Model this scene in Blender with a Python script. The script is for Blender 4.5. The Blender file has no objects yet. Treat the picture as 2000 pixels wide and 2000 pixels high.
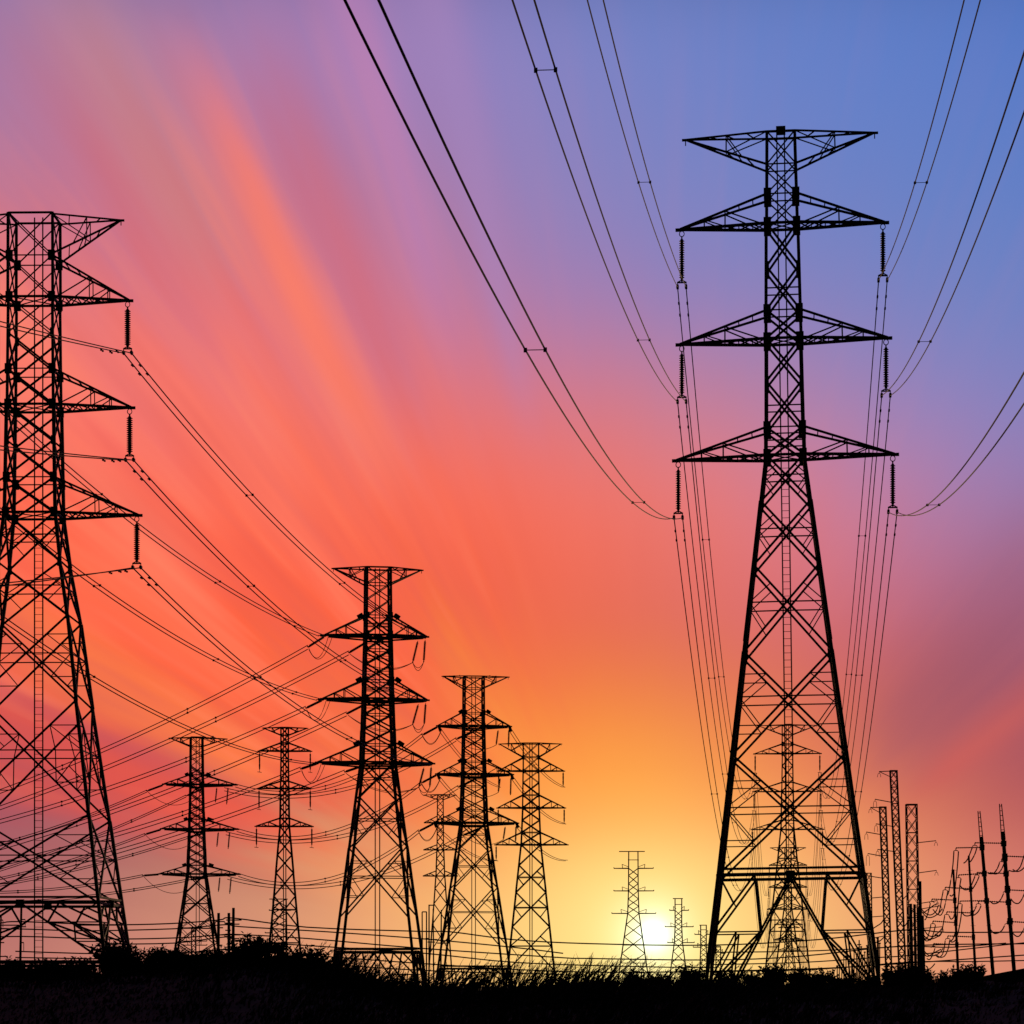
import bpy, math, random
from mathutils import Vector, Matrix
random.seed(7)
R = math.radians
scene = bpy.context.scene
col = scene.collection

# ------------------------------------------------------------------ camera
F, H, CZ = 6000.0, 1925.0, 1.6          # focal length and horizon row for a 2000 px square picture; eye height
cam = bpy.data.objects.new('camera', bpy.data.cameras.new('camera'))
col.objects.link(cam)
cam.location = (0, 0, CZ)
cam.rotation_euler = (R(90), 0, 0)
cam.data.sensor_width = 36
cam.data.lens = 36 * F / 2000
cam.data.shift_y = (H - 1000) / 2000
cam.data.clip_start = 0.5
cam.data.clip_end = 20000
scene.camera = cam

# ------------------------------------------------------------------ exposure
vs = scene.view_settings
vs.view_transform = 'Standard'
vs.look = 'None'
vs.exposure = 0
vs.gamma = 1

# ------------------------------------------------------------------ sky (world)
SUN_AZ = math.atan((1276 - 1000) / F)
SUN_EL = math.atan((H - 1826) / F)
world = bpy.data.worlds.new('World')
scene.world = world
world.use_nodes = True
wn, wl = world.node_tree.nodes, world.node_tree.links
wn.clear()


def lin(c):
    return tuple((v / 255 / 12.92 if v / 255 <= 0.04045 else ((v / 255 + 0.055) / 1.055) ** 2.4) for v in c)


def node(t, **k):
    n = wn.new(t)
    for a, b in k.items():
        setattr(n, a, b)
    return n


def mth(op, a, b=None, c=None, clamp=False):
    n = wn.new('ShaderNodeMath')
    n.operation = op
    n.use_clamp = clamp
    for i, v in enumerate((a, b, c)):
        if v is None:
            continue
        if isinstance(v, (int, float)):
            n.inputs[i].default_value = v
        else:
            wl.new(v, n.inputs[i])
    return n.outputs[0]


def vmul(colour, f):
    n = wn.new('ShaderNodeVectorMath')
    n.operation = 'SCALE'
    if isinstance(colour, tuple):
        n.inputs[0].default_value = colour
    else:
        wl.new(colour, n.inputs[0])
    if isinstance(f, (int, float)):
        n.inputs['Scale'].default_value = f
    else:
        wl.new(f, n.inputs['Scale'])
    return n.outputs[0]


def vadd(a, b):
    n = wn.new('ShaderNodeVectorMath')
    n.operation = 'ADD'
    wl.new(a, n.inputs[0])
    wl.new(b, n.inputs[1])
    return n.outputs[0]


def vmix(a, b, f):
    n = wn.new('ShaderNodeMix')
    n.data_type = 'VECTOR'
    for s, v in ((n.inputs[4], a), (n.inputs[5], b)):
        if isinstance(v, tuple):
            s.default_value = v
        else:
            wl.new(v, s)
    if isinstance(f, (int, float)):
        n.inputs[0].default_value = f
    else:
        wl.new(f, n.inputs[0])
    return n.outputs[1]


def gauss(x, s):
    return mth('POWER', 2.718, mth('MULTIPLY', mth('POWER', mth('DIVIDE', x, s), 2.0), -0.5))


def window(x, a, b, c, d):
    m1 = node('ShaderNodeMapRange', interpolation_type='SMOOTHSTEP')
    m1.inputs[1].default_value, m1.inputs[2].default_value = a, b
    wl.new(x, m1.inputs[0])
    m2 = node('ShaderNodeMapRange', interpolation_type='SMOOTHSTEP')
    m2.inputs[1].default_value, m2.inputs[2].default_value = d, c
    wl.new(x, m2.inputs[0])
    return mth('MULTIPLY', m1.outputs[0], m2.outputs[0])


tc = node('ShaderNodeTexCoord')
sep = node('ShaderNodeSeparateXYZ')
wl.new(tc.outputs['Generated'], sep.inputs[0])
dx, dy, dz = sep.outputs
az = mth('ARCTAN2', dx, dy)
el = mth('ARCSINE', dz)
# long cloud bands run towards one point of the horizon: angle around that point
VPX = 1300
vaz = math.atan((VPX - 1000) / F)
th = mth('ARCTAN2', mth('SUBTRACT', az, vaz), mth('MAXIMUM', el, 0.004))      # radians, left negative
rad = mth('SQRT', mth('ADD', mth('POWER', mth('SUBTRACT', az, vaz), 2.0), mth('POWER', el, 2.0)))
lrad = mth('LOGARITHM', mth('ADD', rad, 0.02), 2.718)


def noise(fx, fy, off, detail=2.0, rough=0.5):
    c = node('ShaderNodeCombineXYZ')
    wl.new(mth('MULTIPLY', th, fx), c.inputs[0])
    wl.new(mth('MULTIPLY', lrad, fy), c.inputs[1])
    c.inputs[2].default_value = off
    n = node('ShaderNodeTexNoise')
    n.inputs['Scale'].default_value = 1.0
    n.inputs['Detail'].default_value = detail
    n.inputs['Roughness'].default_value = rough
    wl.new(c.outputs[0], n.inputs['Vector'])
    return mth('SUBTRACT', n.outputs[0], 0.5)


n1 = noise(5.0, 1.3, 3.1, 3)
n2 = noise(11.0, 1.6, 9.7, 3)
n3 = noise(26.0, 2.0, 21.3, 2)
# how strongly the band pattern shows: on the left and high up, none low around the sun
left = node('ShaderNodeMapRange', interpolation_type='SMOOTHSTEP')
left.inputs[1].default_value, left.inputs[2].default_value = -0.22, -0.70
wl.new(th, left.inputs[0])
far = node('ShaderNodeMapRange', interpolation_type='SMOOTHSTEP')
far.inputs[1].default_value, far.inputs[2].default_value = 0.05, 0.14
wl.new(rad, far.inputs[0])
amt = mth('MULTIPLY', mth('MULTIPLY', mth('ADD', mth('MULTIPLY', left.outputs[0], 0.94), 0.06), far.outputs[0]),
          mth('ADD', 0.35, mth('MULTIPLY', window(el, 0.02, 0.075, 1.0, 1.2), 0.65)))
az2 = mth('ADD', az, mth('MULTIPLY', amt, mth('ADD', mth('MULTIPLY', n1, 0.10), mth('MULTIPLY', n2, 0.05))))
el2 = mth('ADD', el, mth('MULTIPLY', amt, mth('ADD', mth('MULTIPLY', n1, -0.08), mth('MULTIPLY', n2, 0.09))))

ROWS = [0, 200, 400, 600, 800, 1000, 1200, 1350, 1500, 1600, 1700, 1800, 1925]
GRID = {
    -300: [(130, 130, 185), (170, 118, 150), (215, 115, 120), (250, 130, 100), (240, 110, 105), (240, 95, 90), (245, 100, 78), (210, 100, 90), (170, 82, 98), (150, 86, 104), (160, 95, 105), (170, 108, 105), (180, 112, 105)],
    0: [(146, 126, 182), (168, 120, 160), (216, 115, 126), (255, 128, 104), (245, 112, 106), (243, 96, 88), (250, 100, 76), (232, 98, 72), (192, 74, 82), (166, 86, 98), (170, 98, 105), (178, 108, 105), (185, 114, 105)],
    250: [(165, 130, 172), (186, 122, 155), (198, 114, 138), (242, 116, 112), (255, 124, 106), (255, 102, 78), (255, 90, 64), (255, 100, 60), (226, 82, 74), (186, 94, 96), (176, 114, 106), (198, 126, 114), (205, 134, 118)],
    500: [(156, 124, 178), (174, 120, 164), (204, 118, 134), (232, 115, 115), (250, 118, 102), (255, 120, 92), (255, 96, 68), (254, 103, 64), (242, 93, 70), (222, 108, 86), (208, 146, 112), (216, 152, 118), (220, 152, 122)],
    750: [(172, 130, 184), (158, 128, 186), (176, 120, 160), (208, 118, 138), (234, 116, 112), (254, 110, 82), (252, 100, 70), (249, 106, 68), (240, 106, 74), (238, 122, 86), (238, 148, 102), (240, 164, 112), (242, 168, 115)],
    1000: [(124, 131, 196), (142, 130, 190), (150, 130, 186), (172, 124, 172), (222, 116, 124), (250, 106, 80), (240, 100, 72), (244, 116, 64), (254, 146, 62), (254, 158, 78), (254, 186, 102), (254, 200, 116), (254, 205, 120)],
    1250: [(111, 131, 199), (118, 131, 197), (130, 132, 193), (150, 128, 184), (212, 126, 134), (242, 120, 104), (220, 106, 88), (240, 134, 66), (255, 168, 62), (255, 176, 80), (254, 216, 125), (254, 224, 140), (250, 222, 135)],
    1500: [(101, 129, 200), (106, 130, 199), (115, 131, 196), (138, 130, 188), (182, 128, 164), (232, 124, 120), (222, 108, 108), (222, 108, 86), (240, 134, 80), (247, 160, 92), (253, 184, 108), (252, 198, 116), (250, 200, 116)],
    1750: [(94, 126, 200), (97, 127, 200), (105, 130, 198), (118, 131, 195), (150, 132, 188), (186, 126, 166), (196, 108, 126), (196, 98, 100), (216, 104, 90), (226, 122, 92), (231, 140, 104), (232, 150, 110), (232, 155, 112)],
    2000: [(84, 119, 196), (90, 124, 199), (98, 128, 198), (110, 130, 195), (128, 130, 192), (152, 124, 176), (160, 98, 134), (146, 82, 104), (160, 80, 94), (176, 86, 94), (206, 114, 108), (214, 128, 114), (216, 135, 118)],
    2300: [(78, 114, 192), (84, 118, 195), (92, 122, 195), (102, 126, 192), (116, 126, 190), (138, 118, 172), (150, 98, 138), (146, 84, 108), (166, 80, 98), (180, 90, 96), (188, 104, 104), (196, 116, 108), (200, 124, 112)],
}
EMAX = 0.5                                  # radians covered by the ramps
num = den = None
for px, cs in GRID.items():
    a0 = math.atan((px - 1000) / F)
    d = mth('DIVIDE', mth('SUBTRACT', az2, a0), 0.030)
    w = mth('MAXIMUM', mth('POWER', 2.718, mth('MULTIPLY', mth('MULTIPLY', d, d), -0.5)), 1e-6)
    rp = node('ShaderNodeValToRGB')
    cr = rp.color_ramp
    cr.interpolation = 'B_SPLINE'
    stops = [(math.atan((H - y) / F) / EMAX, lin(c)) for y, c in zip(ROWS, cs)][::-1]
    stops += [(0.80, lin((50, 72, 130))), (1.0, lin((20, 30, 62)))]
    cr.elements[0].position, cr.elements[0].color = stops[0][0], stops[0][1] + (1,)
    cr.elements[1].position, cr.elements[1].color = stops[-1][0], stops[-1][1] + (1,)
    for p, c in stops[1:-1]:
        e = cr.elements.new(p)
        e.color = c + (1,)
    wl.new(mth('DIVIDE', el2, EMAX), rp.inputs[0])
    t = vmul(rp.outputs[0], w)
    num = t if num is None else vadd(num, t)
    den = w if den is None else mth('ADD', den, w)
sky = vmul(num, mth('DIVIDE', 1.0, den))


# single cloud bands: angle, spread, colour, strength, near radius start/full, far radius full/end
BANDS = [
    (-28.4, 1.15, (255, 126, 98), 0.72, 0.17, 0.22, 0.28, 0.36),
    (-32.5, 1.8, (206, 134, 128), 0.55, 0.25, 0.30, 0.34, 0.40),
    (-24.0, 1.6, (196, 108, 138), 0.45, 0.18, 0.23, 0.28, 0.34),
    (-18.5, 1.3, (190, 128, 182), 0.45, 0.20, 0.26, 0.33, 0.42),
    (-13.6, 0.9, (170, 132, 186), 0.45, 0.17, 0.24, 0.34, 0.42),
    (-36.0, 2.2, (200, 112, 138), 0.28, 0.22, 0.27, 0.34, 0.40),
    (-43.0, 1.7, (214, 116, 130), 0.22, 0.20, 0.25, 0.34, 0.40),
    (-60.5, 1.5, (255, 124, 72), 0.85, 0.13, 0.16, 0.22, 0.30),
    (-66.4, 0.9, (188, 80, 96), 0.60, 0.15, 0.19, 0.24, 0.34),
    (-69.2, 1.7, (222, 84, 76), 0.75, 0.13, 0.18, 0.24, 0.34),
    (-55.0, 1.4, (255, 112, 76), 0.60, 0.13, 0.18, 0.26, 0.32),
    (-49.0, 1.5, (255, 132, 106), 0.50, 0.18, 0.22, 0.28, 0.32),
    (-63.3, 1.3, (255, 128, 74), 0.80, 0.13, 0.16, 0.20, 0.26),
    (-40.0, 1.4, (255, 118, 94), 0.40, 0.15, 0.19, 0.24, 0.30),
    (44.0, 5.5, (150, 84, 104), 0.48, 0.08, 0.12, 0.17, 0.23),
    (52.5, 2.2, (208, 94, 88), 0.45, 0.09, 0.12, 0.17, 0.22),
]
for deg, s, c, k, r0, r1, r2, r3 in BANDS:
    m = gauss(mth('ADD', mth('SUBTRACT', th, R(deg)), mth('MULTIPLY', n1, 0.05)), R(s))
    m = mth('MULTIPLY', mth('MULTIPLY', m, k), window(rad, r0, r1, r2, r3))
    m = mth('MULTIPLY', m, mth('ADD', 1.0, mth('MULTIPLY', n2, 1.2)), clamp=True)
    sky = vmix(sky, lin(c), m)
# thin peach and mauve threads between the bands
thread = mth('MULTIPLY', amt, mth('ADD', mth('MULTIPLY', n3, 0.95), mth('MULTIPLY', n2, 0.85)))
mid = mth('MULTIPLY', window(rad, 0.10, 0.14, 0.29, 0.37), window(el, 0.045, 0.085, 1.0, 1.2))
sky = vmix(sky, lin((255, 134, 100)), mth('MULTIPLY', mid, mth('MULTIPLY', thread, 1.7, clamp=True)))
sky = vmix(sky, lin((218, 92, 96)), mth('MULTIPLY', mid, mth('MULTIPLY', thread, -0.9, clamp=True)))
# fine brightness streaks
sky = vmul(sky, mth('ADD', 1.0, mth('MULTIPLY', amt, mth('ADD', mth('MULTIPLY', n3, 0.10), mth('MULTIPLY', n2, 0.16)))))
# glow of the low sun through the haze
sd = Vector((math.sin(SUN_AZ) * math.cos(SUN_EL), math.cos(SUN_AZ) * math.cos(SUN_EL), math.sin(SUN_EL)))
sa = mth('SUBTRACT', az, SUN_AZ)
se = mth('SUBTRACT', el, SUN_EL)
sr = mth('SQRT', mth('ADD', mth('MULTIPLY', sa, sa), mth('MULTIPLY', se, se)))
for s, c in ((0.0035, (0.5, 0.85, 1.0)), (0.0082, (0.16, 0.34, 0.34)), (0.018, (0.04, 0.10, 0.05)), (0.036, (0.08, 0.10, 0.03))):
    sky = vadd(sky, vmul(c, gauss(sr, s)))
# the rest of the dome: dusk behind the viewer and overhead, nothing below the ground line
aw = window(az, -0.60, -0.27, 0.36, 0.75)
sky = vmix(lin((8, 8, 10)), sky, aw)
up = node('ShaderNodeMapRange', interpolation_type='SMOOTHSTEP')
up.inputs[1].default_value, up.inputs[2].default_value = 0.75, 0.34
wl.new(el, up.inputs[0])
sky = vmix(lin((7, 8, 12)), sky, up.outputs[0])
# a little physical sky light under it all
nish = node('ShaderNodeTexSky', sky_type='NISHITA')
nish.sun_disc = False
nish.sun_elevation = SUN_EL
nish.sun_rotation = SUN_AZ
sky = vadd(sky, vmul(nish.outputs[0], 0.0006))
bg = node('ShaderNodeBackground')
wl.new(sky, bg.inputs[0])
bg.inputs[1].default_value = 1.0
out = node('ShaderNodeOutputWorld')
wl.new(bg.outputs[0], out.inputs[0])

# ------------------------------------------------------------------ sun
sun = bpy.data.objects.new('sun', bpy.data.lights.new('sun', 'SUN'))
col.objects.link(sun)
sun.data.energy = 0.6
sun.data.color = (1.0, 0.62, 0.30)
sun.data.angle = R(0.5)
sun.rotation_euler = (-sd).to_track_quat('-Z', 'Y').to_euler()


# ------------------------------------------------------------------ materials
def mat(name, base, rough=0.6, metal=0.0, var=0.4, scale=2.0):
    m = bpy.data.materials.new(name)
    m.use_nodes = True
    nt = m.node_tree
    b = nt.nodes['Principled BSDF']
    b.inputs['Roughness'].default_value = rough
    b.inputs['Metallic'].default_value = metal
    b.inputs['Specular IOR Level'].default_value = 0.3
    t = nt.nodes.new('ShaderNodeTexCoord')
    n = nt.nodes.new('ShaderNodeTexNoise')
    n.inputs['Scale'].default_value = scale
    n.inputs['Detail'].default_value = 4
    nt.links.new(t.outputs['Object'], n.inputs['Vector'])
    r = nt.nodes.new('ShaderNodeValToRGB')
    r.color_ramp.elements[0].position, r.color_ramp.elements[1].position = 0.3, 0.7
    r.color_ramp.elements[0].color = tuple(c * (1 - var) for c in base) + (1,)
    r.color_ramp.elements[1].color = tuple(c * (1 + var) for c in base) + (1,)
    nt.links.new(n.outputs[0], r.inputs[0])
    nt.links.new(r.outputs[0], b.inputs['Base Color'])
    return m


STEEL = mat('weathered_steel', (0.045, 0.038, 0.033), 0.7, 0.0, 0.4, 1.5)
WIRE = mat('conductor_metal', (0.022, 0.02, 0.019), 0.7)
PORC = mat('brown_porcelain', (0.05, 0.03, 0.022), 0.5)
SOIL = mat('dark_soil', (0.022, 0.018, 0.013), 0.95, 0, 0.5, 0.4)
GRASS = mat('dry_grass', (0.030, 0.025, 0.013), 0.8, 0, 0.5, 1.0)
LEAF = mat('shrub_leaf', (0.040, 0.050, 0.022), 0.8, 0, 0.5, 2.0)
BARK = mat('bark', (0.05, 0.038, 0.03), 0.9)
CONC = mat('concrete', (0.16, 0.15, 0.14), 0.9)


# ------------------------------------------------------------------ mesh helpers
class MB:
    def __init__(s):
        s.v, s.f = [], []

    def bar(s, p, q, w, h=None):
        """square bar from p to q"""
        p, q = Vector(p), Vector(q)
        d = q - p
        if d.length < 1e-5:
            return
        d.normalize()
        a = Vector((0, 1, 0)) if abs(d.y) < 0.9 else Vector((0, 0, 1))
        u = d.cross(a).normalized()
        n = d.cross(u)
        u, n = u * w / 2, n * (h if h else w) / 2
        b = len(s.v)
        for o in (p, q):
            s.v += [o + u + n, o - u + n, o - u - n, o + u - n]
        s.f += [(b, b + 1, b + 5, b + 4), (b + 1, b + 2, b + 6, b + 5), (b + 2, b + 3, b + 7, b + 6), (b + 3, b, b + 4, b + 7),
                (b + 3, b + 2, b + 1, b), (b + 4, b + 5, b + 6, b + 7)]

    def box(s, c, sx, sy, sz):
        c = Vector(c)
        s.bar(c - Vector((0, 0, sz / 2)), c + Vector((0, 0, sz / 2)), sx, sy)

    def tube(s, pts, r, n=5, r1=None):
        pts = [Vector(p) for p in pts]
        m = len(pts)
        b0 = len(s.v)
        for i, p in enumerate(pts):
            d = (pts[min(i + 1, m - 1)] - pts[max(i - 1, 0)]).normalized()
            a = Vector((0, 0, 1)) if abs(d.z) < 0.9 else Vector((0, 1, 0))
            u = d.cross(a).normalized()
            w = d.cross(u)
            rr = r if r1 is None else r + (r1 - r) * i / (m - 1)
            for k in range(n):
                t = 2 * math.pi * k / n
                s.v.append(p + u * (rr * math.cos(t)) + w * (rr * math.sin(t)))
        for i in range(m - 1):
            for k in range(n):
                a, b = b0 + i * n + k, b0 + i * n + (k + 1) % n
                s.f.append((a, b, b + n, a + n))
        s.f.append(tuple(b0 + k for k in range(n))[::-1])
        s.f.append(tuple(b0 + (m - 1) * n + k for k in range(n)))

    def lathe(s, prof, n=10, o=(0, 0, 0)):
        """prof: list of (radius, z) turned about the z axis"""
        o = Vector(o)
        b0 = len(s.v)
        for r, z in prof:
            for k in range(n):
                t = 2 * math.pi * k / n
                s.v.append(o + Vector((r * math.cos(t), r * math.sin(t), z)))
        for i in range(len(prof) - 1):
            for k in range(n):
                a, b = b0 + i * n + k, b0 + i * n + (k + 1) % n
                s.f.append((a, a + n, b + n, b))
        s.f.append(tuple(b0 + k for k in range(n)))
        s.f.append(tuple(b0 + (len(prof) - 1) * n + k for k in range(n))[::-1])

    def mesh(s, name, m):
        me = bpy.data.meshes.new(name)
        me.from_pydata([tuple(v) for v in s.v], [], s.f)
        me.materials.append(m)
        me.update()
        return me

    def build(s, name, m, parent=None, loc=None):
        if not s.f:
            return None
        o = bpy.data.objects.new(name, s.mesh(name, m))
        col.objects.link(o)
        if parent:
            o.parent = parent
        if loc is not None:
            o.location = loc
        return o


def tag(o, label, cat, group=None):
    o['label'], o['category'] = label, cat
    if group:
        o['group'] = group
    return o


def empty(name, loc, label, cat, group=None, rot=(0, 0, 0)):
    o = bpy.data.objects.new(name, None)
    o.empty_display_size = 1
    col.objects.link(o)
    o.location = loc
    o.rotation_euler = rot
    return tag(o, label, cat, group)


def at(px, py, D):
    """the point at distance D that the photograph shows at pixel px, py"""
    return Vector(((px - 1000) / F * D, D, CZ + (H - py) / F * D))


def lerp(a, b, t):
    return a + (b - a) * t


# ------------------------------------------------------------------ ground
def interp(tab, x):
    if x <= tab[0][0]:
        return tab[0][1]
    for (a, b), (c, d) in zip(tab, tab[1:]):
        if x <= c:
            t = (x - a) / (c - a)
            return b + (d - b) * t * t * (3 - 2 * t)
    return tab[-1][1]


BANK = [(-400, 1920), (0, 1918), (200, 1911), (350, 1900), (500, 1890), (640, 1912), (800, 1946), (1000, 1958), (1200, 1950), (1400, 1942),
        (1600, 1944), (1720, 1940), (1850, 1932), (1950, 1922), (2300, 1915)]
BD = 112.0


def ground_z(x, y):
    px = 1000 + x / BD * F
    zb = CZ - (interp(BANK, px) - H) / F * BD
    zb += 0.06 * math.sin(x * 1.7 + y * .3) + 0.05 * math.sin(x * 4.1 - y) + 0.04 * math.sin(y * 1.3 + x * .6)
    if y < BD:
        t = max(0.0, (y - 70) / (BD - 70))
        f = t * t * (3 - 2 * t)
    elif y < 120:
        f = 1
    else:
        t = max(0.0, 1 - (y - 120) / 60)
        f = t * t * (3 - 2 * t)
    return zb * f


g = MB()
ys = [-300, -60, 0, 40, 60] + [70 + 2 * i for i in range(56)] + [190, 230, 300, 450, 700, 1100, 2000, 4000, 9000]
xs = [-6000, -2000, -700, -250, -120, -60] + [-40 + i * 0.8 for i in range(101)] + [60, 120, 250, 700, 2000, 6000]
for y in ys:
    for x in xs:
        g.v.append(Vector((x, y, ground_z(x, y))))
nx = len(xs)
for j in range(len(ys) - 1):
    for i in range(nx - 1):
        a = j * nx + i
        g.f.append((a, a + 1, a + 1 + nx, a + nx))
gr = g.build('ground', SOIL)
gr['kind'] = 'structure'
for p in gr.data.polygons:
    p.use_smooth = True

# straight dark embankment edge rising to the right margin
e = MB()
p0, p1 = at(1885, 1913, 122), at(2160, 1861, 122)
prof = []
for p in (p0, p1):
    e.v += [p, p + Vector((0, .4, -0.05)), Vector((p.x, p.y + 9, -0.5)), Vector((p.x, p.y - 6, -0.5))]
e.f += [(0, 1, 5, 4), (1, 2, 6, 5), (3, 0, 4, 7), (0, 3, 2, 1), (4, 5, 6, 7)]
o = e.build('embankment', SOIL)
o['kind'] = 'structure'

# ------------------------------------------------------------------ lattice towers
TOWERS = {}


class Tower:
    pass


def tower(key, label, D, cx, prof, nodes, arms, earth, rot=None, tilt=0.0, thick=1.0, leg=0.26, brace=0.14, thin=0.07,
          hz=(), beam=None, foot=None, ladder=None, ladder_rungs=None, sec=80, sec_lo=None, group='lattice transmission towers', strain=False, cap=False, hatch=0):
    """all heights are picture rows and all widths picture pixels at distance D"""
    k = D / F
    zz = lambda y: CZ + (H - y) * k
    base = Vector(((cx - 1000) * k, D, 0))
    if rot is None:
        rot = -math.degrees(math.atan(base.x / D))
    T = Tower()
    T.D, T.k = D, k
    root = empty('transmission_tower', base, label, 'power tower', group, (0, R(-tilt), R(rot)))
    T.root = root
    T.M = Matrix.Translation(base) @ Matrix.Rotation(R(rot), 4, 'Z') @ Matrix.Rotation(R(-tilt), 4, 'Y')
    pr = sorted([(zz(y), w * k) for y, w in prof])
    s0 = (pr[1][1] - pr[0][1]) / (pr[1][0] - pr[0][0])
    pr = [(-2.8, pr[0][1] - s0 * (pr[0][0] + 2.8))] + pr

    def W(z):
        for (a, b), (c, d) in zip(pr, pr[1:]):
            if z <= c:
                return b + (d - b) * (z - a) / (c - a)
        return pr[-1][1]
    leg, brace, thin = leg * thick, brace * thick, thin * thick
    ztop = pr[-1][0]

    def corner(sx, sy, z):
        w = W(z) / 2
        return Vector((sx * w, sy * w, z))
    zn = [zz(y) for y in nodes]
    zbeam = zz(beam) if beam else 0.0
    # legs, with joint plates where the braces meet them
    for sx in (-1, 1):
        for sy in (-1, 1):
            m = MB()
            cuts = sorted(set([pr[0][0]] + [p[0] for p in pr] + [z for z in zn[8::2]]))
            for i, (a, b) in enumerate(zip(cuts, cuts[1:])):
                f = 1.0 if a < zn[len(zn) // 2] else 0.8
                jog = Vector((sx * 0.03 * (i % 2), sy * 0.03 * (i % 2), 0)) * thick
                m.bar(corner(sx, sy, a) + jog, corner(sx, sy, b) + jog, leg * f)
            plates = []
            for i, z in enumerate(zn):
                ps = (0.62 if i < 10 else 0.45) * thick
                big = any(abs(z - zz(a[0])) < 0.3 or abs(z - zz(a[1])) < 0.3 for a in arms)
                c = corner(sx, sy, z)
                if big and D < 400:
                    plates.append((c - Vector((sx * 0.06, 0, 0)), ps * 0.85, 0.05 * thick + leg, ps * 1.25))
                elif big:
                    m.box(c - Vector((sx * 0.06, 0, 0)), ps * 0.85, 0.05 * thick + leg, ps * 1.25)
                elif D < 400 and 2 < i < 13:
                    m.box(c - Vector((sx * 0.05, 0, 0)), ps * 0.45, 0.05 * thick + leg, ps * 1.1)
            lo_ = m.build('leg', STEEL, root)
            for pl in plates:
                m = MB()
                m.box(*pl)
                m.build('joint_plate', STEEL, lo_)
    # bracing
    m = MB()
    faces = [((-1, -1), (1, -1)), ((-1, 1), (1, 1)), ((-1, -1), (-1, 1)), ((1, -1), (1, 1))]
    for i, (z1, z0) in enumerate(zip(zn, zn[1:])):
        hp = (z1 - z0) / k
        if sec_lo and i >= 8:
            sec = sec_lo
        t = brace * (1.0 if z0 < zn[3] else 0.62)
        for fi, (ca, cb) in enumerate(faces):
            bl, brr = corner(*ca, z0), corner(*cb, z0)
            tl, tr = corner(*ca, z1), corner(*cb, z1)
            m.bar(bl, tr, t)
            m.bar(brr, tl, t)
            # crossing point
            wb, wt = (brr - bl).length, (tr - tl).length
            u = wb / (wb + wt)
            C = lerp(bl, tr, u)
            zc = C.z
            lc, rc = corner(*ca, zc), corner(*cb, zc)
            if hp > sec:
                lo, hi = lerp(bl, C, .5), lerp(C, tl, .5)
                lo2, hi2 = lerp(brr, C, .5), lerp(C, tr, .5)
                for s_, pt, a_, b_ in ((ca, lc, lo, hi), (cb, rc, lo2, hi2)):
                    m.bar(pt - Vector((0, 0, .02)), C, thin * 1.2)
                    m.bar(pt, a_, thin)
                    m.bar(pt, b_, thin)
                    if hp > sec * 2.2:
                        qa, qb = corner(*s_, a_.z), corner(*s_, b_.z)
                        m.bar(a_, qa, thin)
                        m.bar(b_, qb, thin)
                        if hp > sec * 3.0:
                            m.bar(qa, lerp(pt, a_, .5), thin)
                            m.bar(qb, lerp(pt, b_, .5), thin)
                            m.bar(a_, lerp(pt, C, .45), thin)
                            m.bar(b_, lerp(pt, C, .45), thin)
    for y in hz:
        z = zz(y)
        for ca, cb in faces:
            m.bar(corner(*ca, z), corner(*cb, z), thin * 1.15)
    for (yc, ya, l, r_) in arms:
        z = zz(yc)
        for ca, cb in faces:
            m.bar(corner(*ca, z), corner(*cb, z), brace * 1.15)
            if strain:
                m.bar(corner(*ca, z - .55), corner(*cb, z - .55), brace * 1.25)
        m.bar(corner(-1, -1, z), corner(1, 1, z), thin)
        m.bar(corner(1, -1, z), corner(-1, 1, z), thin)
    for ca, cb in faces:
        z = ztop - 0.02
        m.bar(corner(*ca, z), corner(*cb, z), brace)
    if hatch:
        for a_, b_ in zip(zn[3:9], zn[4:10]):
            for f in (.5,):
                for ca, cb in faces[:2]:
                    m.bar(corner(*ca, lerp(a_, b_, f)), corner(*cb, lerp(a_, b_, f)), thin * .8)
    m.build('bracing', STEEL, root)
    # base: heavy ring beam, inverted V in each face, redundant bracing
    if beam:
        m = MB()
        z = zbeam
        for ca, cb in faces:
            a, b = corner(*ca, z), corner(*cb, z)
            m.bar(a, b, brace * 1.45, brace * 1.25)
            m.bar(a + Vector((0, 0, .42)), b + Vector((0, 0, .42)), brace * 1.1)
        m.build('base_beam', STEEL, root)
        m = MB()
        zf = zz(foot) if foot else -2.6
        for ca, cb in faces:
            a, b = corner(*ca, z), corner(*cb, z)
            mid = lerp(a, b, .5)
            if foot:
                fa, fb = corner(*ca, zf), corner(*cb, zf)
                m.bar(fa, fb, brace * 1.3)
                m.bar(fa - Vector((0, 0, .3)), fb - Vector((0, 0, .3)), brace)
                m.bar(lerp(fa, fb, .5), corner(*ca, -.6), brace)
                m.bar(lerp(fa, fb, .5), corner(*cb, -.6), brace)
            m.box(mid, .6 * thick, .3 * thick, .5 * thick)
            for top, foot, c in ((a, corner(*ca, zf), ca), (b, corner(*cb, zf), cb)):
                m.bar(mid, foot, brace * 1.05)
                q = lerp(top, mid, .5)
                v1, v2 = lerp(mid, foot, .33), lerp(mid, foot, .66)
                l1, l2 = corner(*c, v1.z), corner(*c, v2.z)
                m.bar(q, v1, brace)
                m.bar(q, l1, brace)
                m.bar(v1, l1, thin * 1.3)
                m.bar(v2, l2, thin * 1.3)
                qq = lerp(l1, v1, .5)
                m.bar(qq, v2, brace * .8)
                m.bar(qq, l2, brace * .8)
                m.bar(v1, l2, brace)
                m.bar(top, lerp(q, l1, .5), thin * 1.3)
                m.bar(v2, lerp(l2, foot, .6), thin * 1.3)
                m.bar(l2, lerp(v2, foot, .5), thin * 1.3)
        m.build('leg_bracing', STEEL, root)
    # crossarms
    T.tips = {}
    names = ['top', 'middle', 'bottom', 'fourth']
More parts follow.
